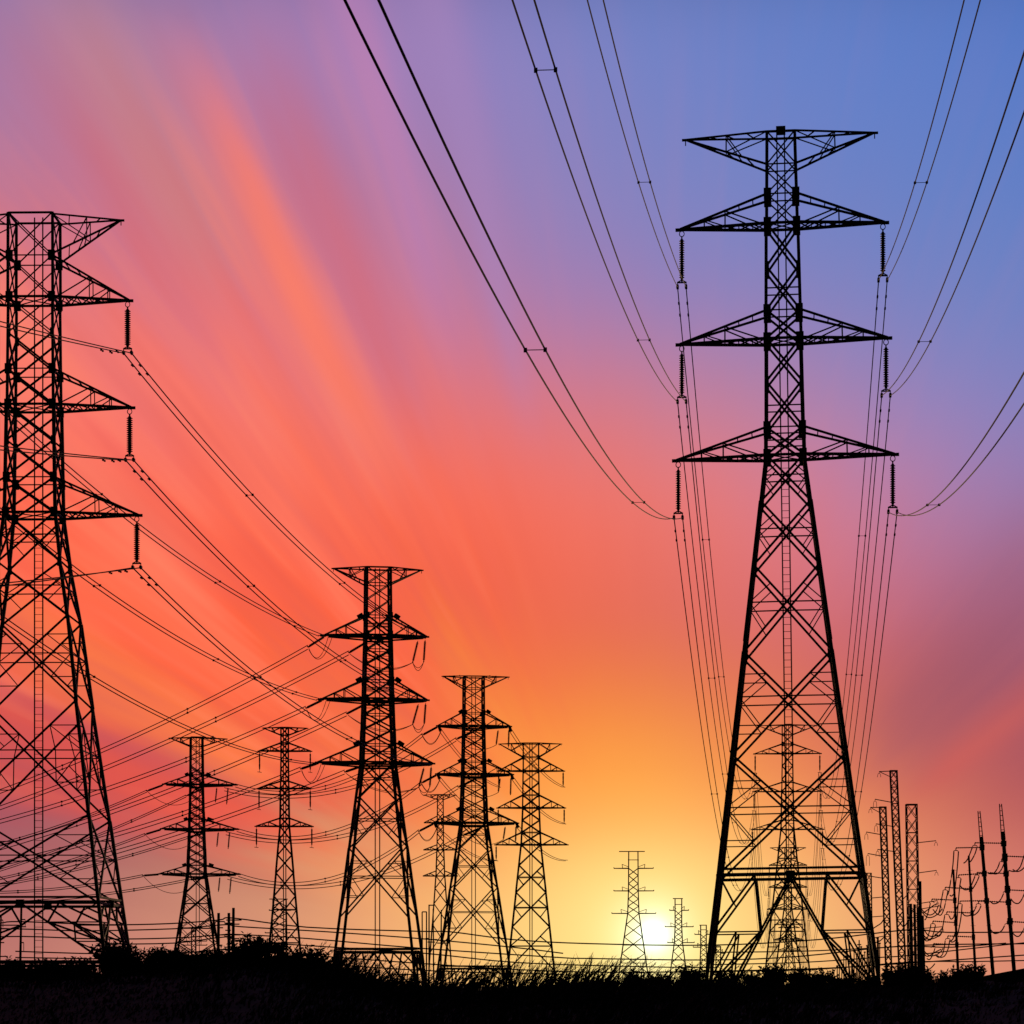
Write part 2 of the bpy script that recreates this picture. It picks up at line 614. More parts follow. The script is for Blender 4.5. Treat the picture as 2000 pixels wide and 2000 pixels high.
    for ai, (yc, ya, l, r_) in enumerate(arms):
        zc, za = zz(yc), zz(ya)
        for s, L in ((-1, l * k), (1, r_ * k)):
            m = MB()
            tip = Vector((s * L, 0, zc))
            ct = brace * (1.45 if strain else 1.3)
            ut = brace * 1.0
            ws = W(zc) / 2
            for sy in (-1, 1):
                lo0, up0 = corner(s, sy, zc), corner(s, sy, za)
                m.bar(lo0, tip, ct, ct * .8)
                m.bar(up0, tip + Vector((0, 0, .04)), ut)
                if strain:
                    m.bar(lo0 - Vector((0, 0, .38)), lerp(lo0, tip, .9) - Vector((0, 0, .2)), ct * .7)
                f1, f2 = .48, .72
                lo1, up1 = lerp(lo0, tip, f1), lerp(up0, tip, f1)
                m.bar(lo1, up1, thin)
                m.bar(up1, lerp(lo0, tip, .06), thin * 1.2)
                m.bar(lo1, lerp(up0, tip, f2), thin)
                m.bar(lerp(lo0, tip, f2), lerp(up0, tip, f2), thin)
            fr = [0, .16, .32, .48, .64, .8]
            for i, (a, b) in enumerate(zip(fr, fr[1:])):
                pa, pb = lerp(corner(s, -1, zc), tip, a), lerp(corner(s, 1, zc), tip, b)
                pc, pd = lerp(corner(s, 1, zc), tip, a), lerp(corner(s, -1, zc), tip, b)
                m.bar(pa, pb, thin)
                m.bar(pc, pd, thin)
                if i:
                    m.bar(pa, pc, thin)
                    m.bar(lerp(corner(s, -1, za), tip, a), lerp(corner(s, 1, za), tip, a), thin)
            if strain and D < 560:
                m.bar(lerp(corner(s, -1, za), tip, .1) + Vector((0, 0, .3)), lerp(corner(s, -1, za), tip, .22) + Vector((0, 0, .25)), .5)
            ca_ = m.build('crossarm', STEEL, root)
            if D < 700:
                m = MB()
                m.box(tip + Vector((s * .05, 0, -.02)), .55 * thick, .16, .22 * thick)
                m.build('end_plate', STEEL, ca_)
            T.tips[(ai, s)] = T.M @ (tip - Vector((s * .12, 0, .1)))
    # earth wire arms
    if earth:
        yt, yl, l, r_ = earth
        zt, zl = zz(yt), zz(yl)
        for s, L in ((-1, l * k), (1, r_ * k)):
            m = MB()
            tip = Vector((s * L, 0, zt - .12))
            for sy in (-1, 1):
                up0, lo0 = corner(s, sy, min(zt, ztop)), corner(s, sy, zl)
                m.bar(up0, tip, brace * .8)
                m.bar(lo0, tip, brace * .9)
                m.bar(lerp(lo0, tip, .5), lerp(up0, tip, .5), thin)
                m.bar(lerp(lo0, tip, .5), up0, thin)
                m.bar(lerp(lo0, tip, .3), lerp(up0, tip, .5), thin)
            for a in (.25, .5, .7):
                m.bar(lerp(corner(s, -1, zt), tip, a), lerp(corner(s, 1, zt), tip, a - .1), thin)
                m.bar(lerp(corner(s, -1, zl), tip, a), lerp(corner(s, 1, zl), tip, a - .1), thin)
            m.box(tip + Vector((s * .1, 0, -.02)), .3, .12, .16)
            m.bar(tip, tip - Vector((0, 0, .42 * thick)), .07 * thick)
            m.build('earth_wire_arm', STEEL, root)
            T.tips[('e', s)] = T.M @ (tip - Vector((0, 0, .4)))
    if ladder:
        m = MB()
        half, off, zb = ladder
        a, b = Vector((off - half, 0, zb)), Vector((off - half, 0, ztop))
        m.bar(a, b, thin * 1.25)
        m.bar(a + Vector((2 * half, 0, 0)), b + Vector((2 * half, 0, 0)), thin * 1.25)
        if ladder_rungs:
            z = zb
            while z < zz(ladder_rungs):
                m.bar((off - half, 0, z), (off + half, 0, z), .035)
                z += .5
        m.build('ladder', STEEL, root)
    if cap:
        m = MB()
        m.box((0, 0, ztop + .28), .66 * thick, .5, .52)
        m.build('top_box', STEEL, root)
    T.names = names
    TOWERS[key] = T
    return T


NICK = {}
SUSP = dict(leg=.26, brace=.15, thin=.075)
# the big suspension tower right of centre
tower('A', 'tallest lattice tower right of centre, straddling the dark grass in full view', 216, 1548,
      [(262, 54), (441, 60), (666, 67), (893, 73), (1259, 163), (1709, 274), (1890, 320)],
      [262, 326, 384, 441, 526, 611, 666, 750, 839, 893, 985, 1110, 1280, 1480, 1710],
      [(441, 384, 199, 199), (666, 611, 202, 202), (893, 839, 212, 212)], (262, 326, 186, 182),
      tilt=.77, hz=(326, 384, 568, 611, 797, 839, 865), beam=1712, sec=99, sec_lo=80, ladder=(.265, -.02, 10.5), ladder_rungs=905, cap=True,
      **SUSP)
# its twin cut by the left edge
tower('B', 'huge lattice tower cut off by the left edge of the view', 231, 67,
      [(425, 85), (600, 86), (800, 90), (1005, 97), (1102, 120), (1211, 156), (1377, 196), (1598, 255), (1862, 323)],
      [425, 508, 588, 658, 728, 797, 867, 939, 1007, 1105, 1211, 1377, 1598, 1767],
      [(588, 508, 183, 186), (797, 728, 186, 190), (1007, 939, 198, 204)], (428, 505, 180, 170),
      rot=-1.5, hz=(508, 728, 939), beam=1767, sec=96, sec_lo=58, foot=1879, ladder=(.31, .33, 2.0), ladder_rungs=1020, thick=.95, **SUSP)
STR = dict(leg=.34, brace=.19, thin=.10, strain=True)
CROSS_LO = [1108]
tower('C', 'stout dark angle tower with slanting insulators, biggest of the middle cluster', 384, 738,
      [(1110, 46), (1240, 48), (1365, 54), (1490, 62), (1880, 158)],
      [1110, 1141, 1172, 1204, 1240, 1270, 1298, 1330, 1365, 1396, 1425, 1455, 1490, 1560, 1655, 1790],
      [(1242, 1204, 104, 96), (1366, 1328, 108, 97), (1490, 1452, 118, 108)], (1110, 1141, 87, 86),
      rot=8.5, hz=(1141, 1204, 1220, 1270, 1330, 1345, 1396, 1455, 1470), beam=1860, ladder=(.28, -.05, 1), sec=60, hatch=1, **STR)
tower('D', 'dark angle tower left of the sunset glow, second of the middle cluster', 505, 925,
      [(1322, 37), (1418, 38), (1512, 42), (1607, 48), (1895, 128)],
      [1322, 1345, 1368, 1393, 1418, 1440, 1463, 1488, 1512, 1536, 1560, 1583, 1607, 1660, 1735, 1845],
      [(1418, 1390, 70, 72), (1512, 1486, 72, 76), (1607, 1580, 78, 86)], (1320, 1344, 60, 68),
      rot=7, hz=(1345, 1393, 1405, 1440, 1488, 1500, 1536, 1583, 1595), beam=1892, ladder=(.3, 0, 1), sec=48, hatch=1, thick=1.0, **STR)
tower('E', 'dark angle tower behind the bushes on the left, drooping insulators on its right', 545, 384,
      [(1440, 22), (1530, 24), (1619, 28), (1706, 34), (1890, 88)],
      [1440, 1459, 1478, 1497, 1513, 1531, 1550, 1569, 1586, 1601, 1619, 1640, 1658, 1675, 1690, 1707, 1745, 1790, 1842, 1895],
      [(1532, 1513, 64, 77), (1619, 1600, 68, 80), (1707, 1690, 72, 83)], (1441, 1458, 52, 58),
      rot=11, hz=(1458, 1513, 1600, 1690), ladder=(.28, .2, 1), sec=40, hatch=1, **STR)
FAR = dict(leg=.42, brace=.25, thin=.17)
tower('F', 'slim lattice tower with hanging insulators, between the left and middle towers', 649, 556,
      [(1421, 14), (1466, 14), (1540, 16), (1614, 18), (1890, 66)],
      [1421, 1436, 1451, 1466, 1484, 1502, 1521, 1540, 1558, 1577, 1596, 1614, 1640, 1670, 1705, 1750, 1810, 1880],
      [(1467, 1451, 50, 51), (1540, 1526, 51, 51), (1614, 1598, 56, 54)], (1421, 1436, 42, 44),
      hz=(1436, 1451, 1526, 1598), ladder=(.25, 0, 1), sec=45, **FAR)
tower('G', 'thin lattice tower against the orange sky, between dark angle tower and sun', 667, 1037,
      [(1452, 30), (1506, 30), (1578, 32), (1650, 38), (1890, 90)],
      [1452, 1479, 1506, 1529, 1553, 1578, 1602, 1626, 1650, 1690, 1743, 1810, 1895],
      [(1506, 1480, 64, 64), (1578, 1553, 65, 66), (1650, 1626, 69, 71)], (1452, 1479, 62, 59),
      hz=(1479, 1553, 1626), ladder=(.25, 0, 1), sec=42, leg=.38, brace=.22, thin=.15)
tower('H', 'small pale lattice tower seen between the two middle angle towers', 941, 860,
      [(1552, 11), (1660, 13), (1711, 17), (1880, 42)],
      [1552, 1563, 1576, 1589, 1602, 1615, 1628, 1644, 1660, 1677, 1694, 1711, 1735, 1765, 1805, 1860],
      [(1607, 1594, 32, 32), (1660, 1650, 33, 33), (1711, 1701, 34, 34)], (1552, 1562, 32, 31), sec=60, leg=.42, brace=.26, thin=.2)
tower('I', 'lattice tower framed between the legs of the tallest tower, largest there', 649, 1538,
      [(1416, 20), (1472, 20), (1546, 22), (1620, 25), (1890, 84)],
      [1416, 1435, 1453, 1472, 1496, 1522, 1546, 1570, 1595, 1620, 1655, 1705, 1775, 1880],
      [(1472, 1453, 64, 64), (1546, 1528, 66, 66), (1620, 1602, 69, 69)], (1416, 1435, 57, 57),
      hz=(1435, 1453, 1528, 1602), ladder=(.25, 0, 1), sec=45, leg=.30, brace=.17, thin=.12)
tower('J', 'second lattice tower of the receding line inside the tallest tower\'s legs', 1103, 1539,
      [(1655, 12), (1690, 12), (1733, 13), (1776, 15), (1900, 50)],
      [1655, 1667, 1679, 1690, 1705, 1719, 1733, 1747, 1762, 1776, 1800, 1830, 1880],
      [(1690, 1679, 37, 37), (1733, 1722, 38, 38), (1776, 1765, 41, 41)], (1655, 1667, 34, 34), sec=60, leg=.5, brace=.3, thin=.22)
tower('K', 'third lattice tower of the receding line inside the tallest tower\'s legs', 1560, 1540,
      [(1752, 9), (1776, 9), (1806, 10), (1836, 12), (1915, 34)],
      [1752, 1764, 1776, 1791, 1806, 1821, 1836, 1858, 1890],
      [(1776, 1768, 27, 27), (1806, 1798, 28, 28), (1836, 1828, 30, 30)], (1752, 1760, 24, 24), sec=90, leg=.52, brace=.34, thin=.24)
tower('L', 'fourth and farthest lattice tower of the line inside the tallest tower\'s legs', 2050, 1541,
      [(1795, 7), (1812, 7), (1834, 8), (1856, 10), (1918, 26)],
      [1795, 1804, 1812, 1823, 1834, 1845, 1856, 1875, 1900],
      [(1812, 1806, 21, 21), (1834, 1828, 21, 21), (1856, 1850, 22, 22)], (1795, 1801, 19, 19), sec=90, leg=.62, brace=.40, thin=.28)


# small straight-armed towers around the sun
def flat_tower(label, D, cx, prof, levels, nodes, top, half_top):
    k = D / F
    zz = lambda y: CZ + (H - y) * k
    base = Vector(((cx - 1000) * k, D, 0))
    root = empty('transmission_tower', base, label, 'power tower', 'lattice transmission towers', (0, 0, R(-math.degrees(math.atan(base.x / D)))))
    pr = sorted([(zz(y), w * k) for y, w in prof])
    s0 = (pr[1][1] - pr[0][1]) / (pr[1][0] - pr[0][0])
    pr = [(0, pr[0][1] - s0 * pr[0][0])] + pr

    def W(z):
        for (a, b), (c, d) in zip(pr, pr[1:]):
            if z <= c:
                return b + (d - b) * (z - a) / (c - a)
        return pr[-1][1]
    cn = lambda sx, sy, z: Vector((sx * W(z) / 2, sy * W(z) / 2, z))
    t = 1.8 * k
    for sx in (-1, 1):
        for sy in (-1, 1):
            m = MB()
            for (a, b), (c, d) in zip(pr, pr[1:]):
                m.bar(cn(sx, sy, a), cn(sx, sy, c), t * 1.25)
            m.build('leg', STEEL, root)
    m = MB()
    zs = [zz(y) for y in nodes]
    faces = [((-1, -1), (1, -1)), ((-1, 1), (1, 1)), ((-1, -1), (-1, 1)), ((1, -1), (1, 1))]
    for i, (a, b) in enumerate(zip(zs, zs[1:])):
        for ca, cb in faces:
            m.bar(cn(*ca, a), cn(*cb, b), t * .75)
            m.bar(cn(*cb, a), cn(*ca, b), t * .75)
            if b - a < -7 * k * 4:
                m.bar(cn(*ca, lerp(a, b, .5)), cn(*cb, lerp(a, b, .5)), t * .6)
    m.build('bracing', STEEL, root)
    m = MB()
    z = zz(top)
    m.bar((-half_top * k, 0, z), (half_top * k * .8, 0, z), t)
    zl = zz(top + (nodes[0] - top) * .5)
    m.bar((-W(zl) / 2 - .3, 0, zl), (W(zl) / 2 + .3, 0, zl), t * .8)
    m.build('earth_wire_arm', STEEL, root)
    for y, l, r_ in levels:
        for s, L in ((-1, l * k), (1, r_ * k)):
            z = zz(y)
            m = MB()
            for sy in (-1, 1):
                m.bar(cn(s, sy, z), (s * L, 0, z), t)
            m.bar((s * L * .55, 0, z), (s * L * .58, 0, z + 8 * k), t * .7)
            m.bar((s * L * .58, 0, z + 8 * k), (s * L * .25, 0, z + 3 * k), t * .6)
            m.bar((s * L, 0, z), (s * L, 0, z + 2 * k), t)
            m.build('crossarm', STEEL, root)
    return root, zz, k


flat_tower('small straight-armed tower standing just left of the white sun', 1100, 1237,
           [(1663, 18), (1740, 19), (1784, 22), (1900, 56)], [(1696, 38, 39), (1740, 38, 40), (1784, 42, 44)],
           [1696, 1710, 1726, 1740, 1756, 1770, 1784, 1806, 1830, 1862, 1900], 1663, 28)
flat_tower('smaller straight-armed tower standing just right of the white sun', 1520, 1325,
           [(1755, 13), (1810, 13), (1841, 16), (1905, 33)], [(1778, 17, 20), (1810, 26, 29), (1841, 21, 31)],
           [1778, 1790, 1800, 1810, 1820, 1830, 1841, 1858, 1880, 1905], 1755, 11)
flat_tower('tiny straight-armed tower touching the tallest tower\'s left leg', 2200, 1374,
           [(1807, 11), (1850, 11), (1905, 15)], [(1825, 17, 15), (1850, 20, 18)],
           [1825, 1835, 1843, 1850, 1860, 1870, 1880, 1892, 1905], 1807, 8)
flat_tower('faint lattice mast top peeping out just inside the tallest tower\'s left leg', 2400, 1403,
           [(1848, 9), (1860, 9), (1905, 10)], [(1862, 7, 14)],
           [1852, 1862, 1872, 1882, 1894, 1905], 1848, 5)
flat_tower('broad low lattice mast behind the slim tower on the left', 900, 546,
           [(1756, 26), (1780, 27), (1890, 30)], [(1778, 20, 22), (1822, 28, 20)],
           [1756, 1770, 1784, 1798, 1812, 1826, 1842, 1858, 1874, 1890], 1756, 20)
flat_tower('low lattice mast hidden inside the dark angle tower\'s base on the left', 980, 378,
           [(1812, 8), (1840, 8), (1900, 9)], [(1838, 24, 26), (1846, 20, 26)],
           [1812, 1822, 1832, 1842, 1852, 1864, 1878, 1894], 1812, 22)

# ------------------------------------------------------------------ insulators
def shed_stack(L, r, n, core, sides=10):
    m = MB()
    pf = [(core * .5, 0), (core * .5, -L * .06), (core, -L * .07)]
    for i in range(n):
        z = -L * (.09 + .85 * i / n)
        dzs = L * .85 / n
        pf += [(core, z), (r, z - dzs * .35), (r, z - dzs * .52), (core, z - dzs * .62)]
    pf += [(core, -L * .95), (core * .6, -L * .96), (core * .6, -L)]
    m.lathe(pf, sides)
    return m


_cache = {}


def stack_mesh(L, r, n):
    key = (round(L, 1), r, n)
    if key not in _cache:
        _cache[key] = shed_stack(L, r, n, r * .52, 12 if n > 16 else 8).mesh('disc_stack', PORC)
    return _cache[key]


_ring = MB()
_ring.tube([(.17 * math.cos(a), 0, -.20 + .20 * math.sin(a)) for a in [i * math.pi / 6 for i in range(13)]], .035, 5)
RING = _ring.mesh('hanger_ring', STEEL)
_y = MB()
_y.bar((-.34, 0, -.02), (.34, 0, -.02), .10, .06)
_y.bar((-.30, 0, 0), (0, 0, .16), .07)
_y.bar((.30, 0, 0), (0, 0, .16), .07)
_y.bar((-.30, 0, 0), (-.30, 0, -.24), .06)
_y.bar((.30, 0, 0), (.30, 0, -.24), .06)
YOKE = _y.mesh('yoke_plate', STEEL)
_c = MB()
_c.bar((0, -.30, 0), (0, .30, 0), .17, .22)
_c.bar((0, 0, 0), (0, 0, .16), .12)
CLAMP = _c.mesh('cable_clamp', STEEL)
_d = MB()
_d.bar((0, 0, 0), (0, 0, -.12), .05)
_d.bar((0, -.20, -.13), (0, .20, -.13), .04)
_d.bar((0, -.26, -.13), (0, -.13, -.13), .12)
_d.bar((0, .13, -.13), (0, .26, -.13), .12)
DAMP = _d.mesh('damper', STEEL)


def child(name, me, parent, loc=(0, 0, 0), rot=(0, 0, 0)):
    o = bpy.data.objects.new(name, me)
    col.objects.link(o)
    o.parent = parent
    o.location = loc
    o.rotation_euler = rot
    return o


def suspension(p, label, L=4.0, r=.165, n=22, rz=0.0):
    """hanging string with ring, disc stack, yoke and two clamps; returns the two clamp points"""
    root = empty('insulator_string', p, label, 'insulator', 'hanging insulator strings', (0, 0, rz))
    child('hanger_ring', RING, root)
    child('disc_stack', stack_mesh(L - .75, r, n), root, (0, 0, -.36))
    child('yoke_plate', YOKE, root, (0, 0, -L + .34))
    res = []
    for s in (-1, 1):
        child('cable_clamp', CLAMP, root, (s * .30, 0, -L + .02))
        res.append(Vector(p) + Matrix.Rotation(rz, 3, 'Z') @ Vector((s * .30, 0, -L)))
    return res


def string_between(p, q, label, r=.16, n=20, group='tension insulator strings'):
    p, q = Vector(p), Vector(q)
    d = q - p
    root = empty('insulator_string', p, label, 'insulator', group)
    root.rotation_mode = 'QUATERNION'
    root.rotation_quaternion = (-d).to_track_quat('Z', 'Y')
    L = d.length
    child('disc_stack', stack_mesh(L * .94, r, n), root, (0, 0, -L * .03))
    m = MB()
    m.bar((-.28, 0, -L + .12), (.28, 0, -L + .12), .14, .10)
    m.bar((0, 0, -L * .96), (0, 0, -L), .16)
    m.build('yoke_plate', STEEL, root)
    return root


def small_string(p, L, label, w=.22, group='small hanging insulators'):
    m = MB()
    m.lathe([(w * .3, 0), (w * .3, -L * .1), (w, -L * .12), (w * .8, -L * .3), (w, -L * .35), (w * .8, -L * .6), (w, -L * .65), (w * .8, -L * .86), (w * .3, -L * .9), (w * .3, -L)], 6)
    m.bar((-.45, 0, -L), (.45, 0, -L - .12), w * .7)
    o = m.build('insulator_string', PORC, None, p)
    return tag(o, label, 'insulator', group)


# ------------------------------------------------------------------ cables
def parab(p, q, sag, n=24):
    p, q = Vector(p), Vector(q)
    return [lerp(p, q, i / n) - Vector((0, 0, 4 * sag * (i / n) * (1 - i / n))) for i in range(n + 1)]


def cable(paths, r, label, group, spacers=(), dampers=(), name='power_cable', cat='power cable'):
    """paths: one or two lists of points; a twin cable is one thing joined by its spacers"""
    if len(paths) == 1:
        m = MB()
        m.tube(paths[0], r, 5)
        return tag(m.build(name, WIRE), label, cat, group)
    root = empty(name, paths[0][0], label, cat, group)
    o0 = Vector(paths[0][0])
    for p in paths:
        m = MB()
        m.tube([q - o0 for q in p], r, 5)
        m.build('strand', WIRE, root)
    for t in spacers:
        i = t * (len(paths[0]) - 1)
        j = min(int(i), len(paths[0]) - 2)
        a, b = (lerp(p[j], p[j + 1], i - j) - o0 for p in paths)
        m = MB()
        m.bar(a, b, r * .8)
        for e_ in (a, b):
            m.bar(e_ - Vector((0, r * 3, 0)), e_ + Vector((0, r * 3, 0)), r * 3.6)
        m.build('spacer', STEEL, root)
    for pi, t in dampers:
        p = paths[pi]
        i = t * (len(p) - 1)
        j = min(int(i), len(p) - 2)
        a = lerp(p[j], p[j + 1], i - j) - o0
        d = p[j + 1] - p[j]
        child('damper', DAMP, root, a, (0, 0, math.atan2(-d.x, d.y)))
    return root


LV = ['top', 'middle', 'bottom']
SD = {-1: 'left', 1: 'right'}
A, B, Ct, Dt, Et, Ft, Gt, It, Jt, Kt, Lt = (TOWERS[k] for k in 'ABCDEFGIJKL')
rzA = -math.atan((1548 - 1000) / F)
dirA = Vector((math.sin(-rzA), math.cos(-rzA), 0))
# hanging strings of the receding line
CLA = {}
for ai in range(3):
    for s in (-1, 1):
        CLA[ai, s] = suspension(A.tips[ai, s], f'brown insulator string hanging from the {LV[ai]} {SD[s]} arm of the tallest tower', 3.95, .19, 17, rzA)
for T, nm in ((It, 'first'), (Jt, 'second'), (Kt, 'third'), (Lt, 'fourth')):
    T.cl = {}
    for ai in range(3):
        for s in (-1, 1):
            p = T.tips[ai, s]
            if T is not Lt:
                small_string(p, 3.9, f'thin insulator on the {LV[ai]} {SD[s]} arm of the {nm} tower inside the tallest tower\'s legs', .16 if T is It else .2)
            T.cl[ai, s] = p - Vector((0, 0, 3.9))
CC = [.00041, .00041, .000418]
DM = 22.0
sideA = Vector((math.cos(rzA), math.sin(rzA), 0))
for ai in range(3):
    ctr = sum(c.dot(sideA) for s in (-1, 1) for c in CLA[ai, s]) / 4
    for s in (-1, 1):
        # towards and over the viewer
        paths = []
        for c0 in CLA[ai, s]:
            pts = []
            N = 60
            for i in range(N + 1):
                d = 216 - 240 * i / N
                off = sideA * (c0.dot(sideA) - ctr + ctr * d / 216)
                z = c0.z - (CC[ai] + .000018 + .000014 * s) * ((216 - DM) ** 2 - (d - DM) ** 2)
                p = Vector((off.x, off.y, 0)) + dirA * (d / 216 * c0.dot(dirA))
                pts.append(Vector((p.x, p.y, z)))
            paths.append(pts)
        cable(paths, .030, f'twin cable sweeping overhead toward the viewer from the {LV[ai]} {SD[s]} arm of the tallest tower',
              'overhead twin cables of the tallest tower', spacers=[(216 - d) / 240 for d in ((157, 92, 31) if s < 0 else (157, 60))],
              )
        # away to the first framed tower
        e0 = It.cl[ai, s]
        side = Vector((math.cos(rzA), math.sin(rzA), 0))
        paths = [parab(CLA[ai, s][j], e0 + side * (.25 * (2 * j - 1)), (17.5, 17, 16.5)[ai], 60) for j in (0, 1)]
        sh = (0, .05, .1)[ai]
        cable(paths, .040, f'twin cable dropping away behind the tallest tower from its {LV[ai]} {SD[s]} arm',
              'twin cables receding behind the tallest tower', spacers=[.14 + sh, .28 + sh, .42 + sh, .56 + sh, .70 + sh, .84 + sh],
              dampers=[(0, .006), (1, .006), (0, .011), (1, .011)])
for Ta, Tb, nm, r in ((It, Jt, 'first and second', .05), (Jt, Kt, 'second and third', .07), (Kt, Lt, 'third and fourth', .08)):
    for ai in range(3):
        for s in (-1, 1):
            side = Vector((.25, 0, 0))
            cable([parab(Ta.cl[ai, s] + side * j, Tb.cl[ai, s] + side * j, 15, 24) for j in (-1, 1)], r,
                  f'thin {LV[ai]} {SD[s]} cable between the {nm} towers framed by the tallest tower', 'far cables of the receding line')

# left tower: strings and cables
CLB = {}
for ai in range(3):
    for s in (-1, 1):
        CLB[ai, s] = suspension(B.tips[ai, s], f'brown insulator string hanging from the {LV[ai]} {SD[s]} arm of the left-edge tower', 3.85, .235, 17, R(-1.5))
b1 = at(64, 1000, 231)
dirBC = Vector((Ct.root.location.x - B.root.location.x, Ct.root.location.y - B.root.location.y, 0)).normalized()
# rows at which the twin cables leave the picture on the left
LEAVE = {(0, 1): (0, 622), (1, 1): (0, 869), (2, 1): (0, 1137)}
CTIP = {}
for ai in range(3):
    for s in (-1, 1):
        p = Ct.tips[ai, s]
        CTIP[ai, s] = p
for ai in range(3):
    for s in (-1, 1):
        # to the middle angle tower, ending in a tension string
        q = CTIP[ai, s]
        dd = (CLB[ai, s][0] - q).normalized()
        dd.z -= .12
        qe = q + dd * 3.4
        string_between(q, qe, f'tension insulator on the {LV[ai]} {SD[s]} arm of the middle angle tower, facing left tower', .17, 16)
        pr2 = [parab(CLB[ai, s][j], qe + Vector((.22 * (2 * j - 1), 0, .10 * (2 * j - 1))), (2.6, 2.8, 3.0)[ai], 40) for j in (0, 1)]
        cable(pr2, .052, f'twin cable from the left-edge tower\'s {LV[ai]} {SD[s]} arm down to the middle angle tower',
              'twin cables between the left and middle towers', spacers=[.3, .62, .9], dampers=[(0, .018), (1, .018), (0, .033), (1, .033)])
        if s == 1:
            x, y = LEAVE[ai, s]
            # nearer the viewer on the left
            Dn = 186
            e_ = at(x - 420, y + (y - (690, 902, 1108)[ai]) * 1.5, 170)
            pr2 = [parab(CLB[ai, s][j], e_ + Vector((0, 0, .25 * (2 * j - 1))), .2, 30) for j in (0, 1)]
            cable(pr2, .044, f'twin cable leaving the {LV[ai]} right arm of the left-edge tower toward the left margin',
                  'twin cables leaving the left-edge tower', dampers=[(0, .05), (0, .085), (1, .055)])


# cables that run left from the angle towers
def pts_px(lst, D0, D1, n=30, sag=0.0):
    (x0, y0), (x1, y1) = lst
    return parab(at(x0, y0, D0), at(x1, y1, D1), sag, n)


def twin(lst, D0, D1, r, label, group, sep=.5, sag=0.0, sp=()):
    o = Vector((0, 0, sep / 2))
    p = pts_px(lst, D0, D1, 40, sag)
    return cable([[q + o for q in p], [q - o for q in p]], r, label, group, sp)


# middle angle tower: tension strings to the left, their cables, jumper loops
CE = {}
endrow = {(0, -1): 1540, (0, 1): 1573, (1, -1): 1596, (1, 1): 1650, (2, -1): 1678, (2, 1): 1714}
strstart = {(0, 1): (716, 1254), (1, 1): (712, 1376), (2, 1): (708, 1496)}
for ai in range(3):
    for s in (-1, 1):
        p = Ct.tips[ai, s] if s < 0 else at(*strstart[ai, s], 383)
        pxy = (634, 620, 606)[ai] if s < 0 else strstart[ai, s][0]
        pyy = 1000 if s < 0 else strstart[ai, s][1]
        py = H - (p.z - CZ) / p.y * F
        px = 1000 + p.x / p.y * F
        yl = endrow[ai, s]
        slope = (yl - py) / (0 - px)
        ex, ey = px - 35, py - 35 * slope * (1.35 if ai < 2 else 1.1)
        e_ = at(ex, ey, 384)
        string_between(p, e_, f'slanting tension insulator on the {LV[ai]} {SD[s]} arm of the middle angle tower, pulling left', .17, 18)
        tw = twin([(ex, ey), (-160, yl + 160 * -slope * .8)], 384, 400, .06,
                  f'twin cable running left from the {LV[ai]} {SD[s]} arm of the middle angle tower', 'twin cables running left from the middle angle tower', .5, 1.6, (.3, .62))
        CE[ai, s] = (px, py, ex, ey)
        # jumper
        if s < 0:
            a, b = at(ex + 2, ey + 2, 384), at(px + 5, py + 2, 384.5)
            P = []
            for j in (0, 1):
                P.append([lerp(a, b + Vector((.45 * j, 0, 0)), t) - Vector((0, 0, 3.4 * 4 * t * (1 - t) * .55 + .15 * j)) for t in [i / 16 for i in range(17)]])
            cable(P, .04, f'drooping twin jumper loop under the {LV[ai]} left arm of the middle angle tower', 'jumper loops of the angle towers', name='jumper_loop', cat='jumper cable')
        else:
            xr = (806, 806, 818)[ai]
            yr = (1294, 1415, 1538)[ai]
            a, b = at(ex + 2, ey + 2, 382), at(xr, yr, 386)
            P = [[lerp(a, b, t) - Vector((0, 0, 4 * 1.25 * t * (1 - t) + .18 * j * 4 * t * (1 - t))) for t in [i / 20 for i in range(21)]] for j in (0, 1)]
            cable(P, .04, f'long jumper loop crossing the body below the {LV[ai]} right arm of the middle angle tower', 'jumper loops of the angle towers', name='jumper_loop', cat='jumper cable')
            tp = Ct.tips[ai, 1]
            tpx = 1000 + tp.x / tp.y * F
            tpy = H - (tp.z - CZ) / tp.y * F
            q1, q2 = at(xr, yr, 386), at(tpx - 4, yr - 1, 386)
            string_between(at(tpx - 15, tpy + 5, 386), q1, f'inner drooping insulator under the {LV[ai]} right arm tip of the middle angle tower', .17, 18, 'jumper support insulators')
            string_between(at(tpx - 1, tpy + 3, 386), q2, f'outer drooping insulator under the {LV[ai]} right arm tip of the middle angle tower', .17, 18, 'jumper support insulators')
            P = [[lerp(q1, q2, t) - Vector((0, 0, (.7 + .35 * j) * 4 * t * (1 - t))) for t in [i / 10 for i in range(11)]] for j in (0, 1)]
            cable(P, .04, f'short jumper loop joining two insulators under the middle angle tower\'s {LV[ai]} right arm', 'jumper loops of the angle towers', name='jumper_loop', cat='jumper cable')

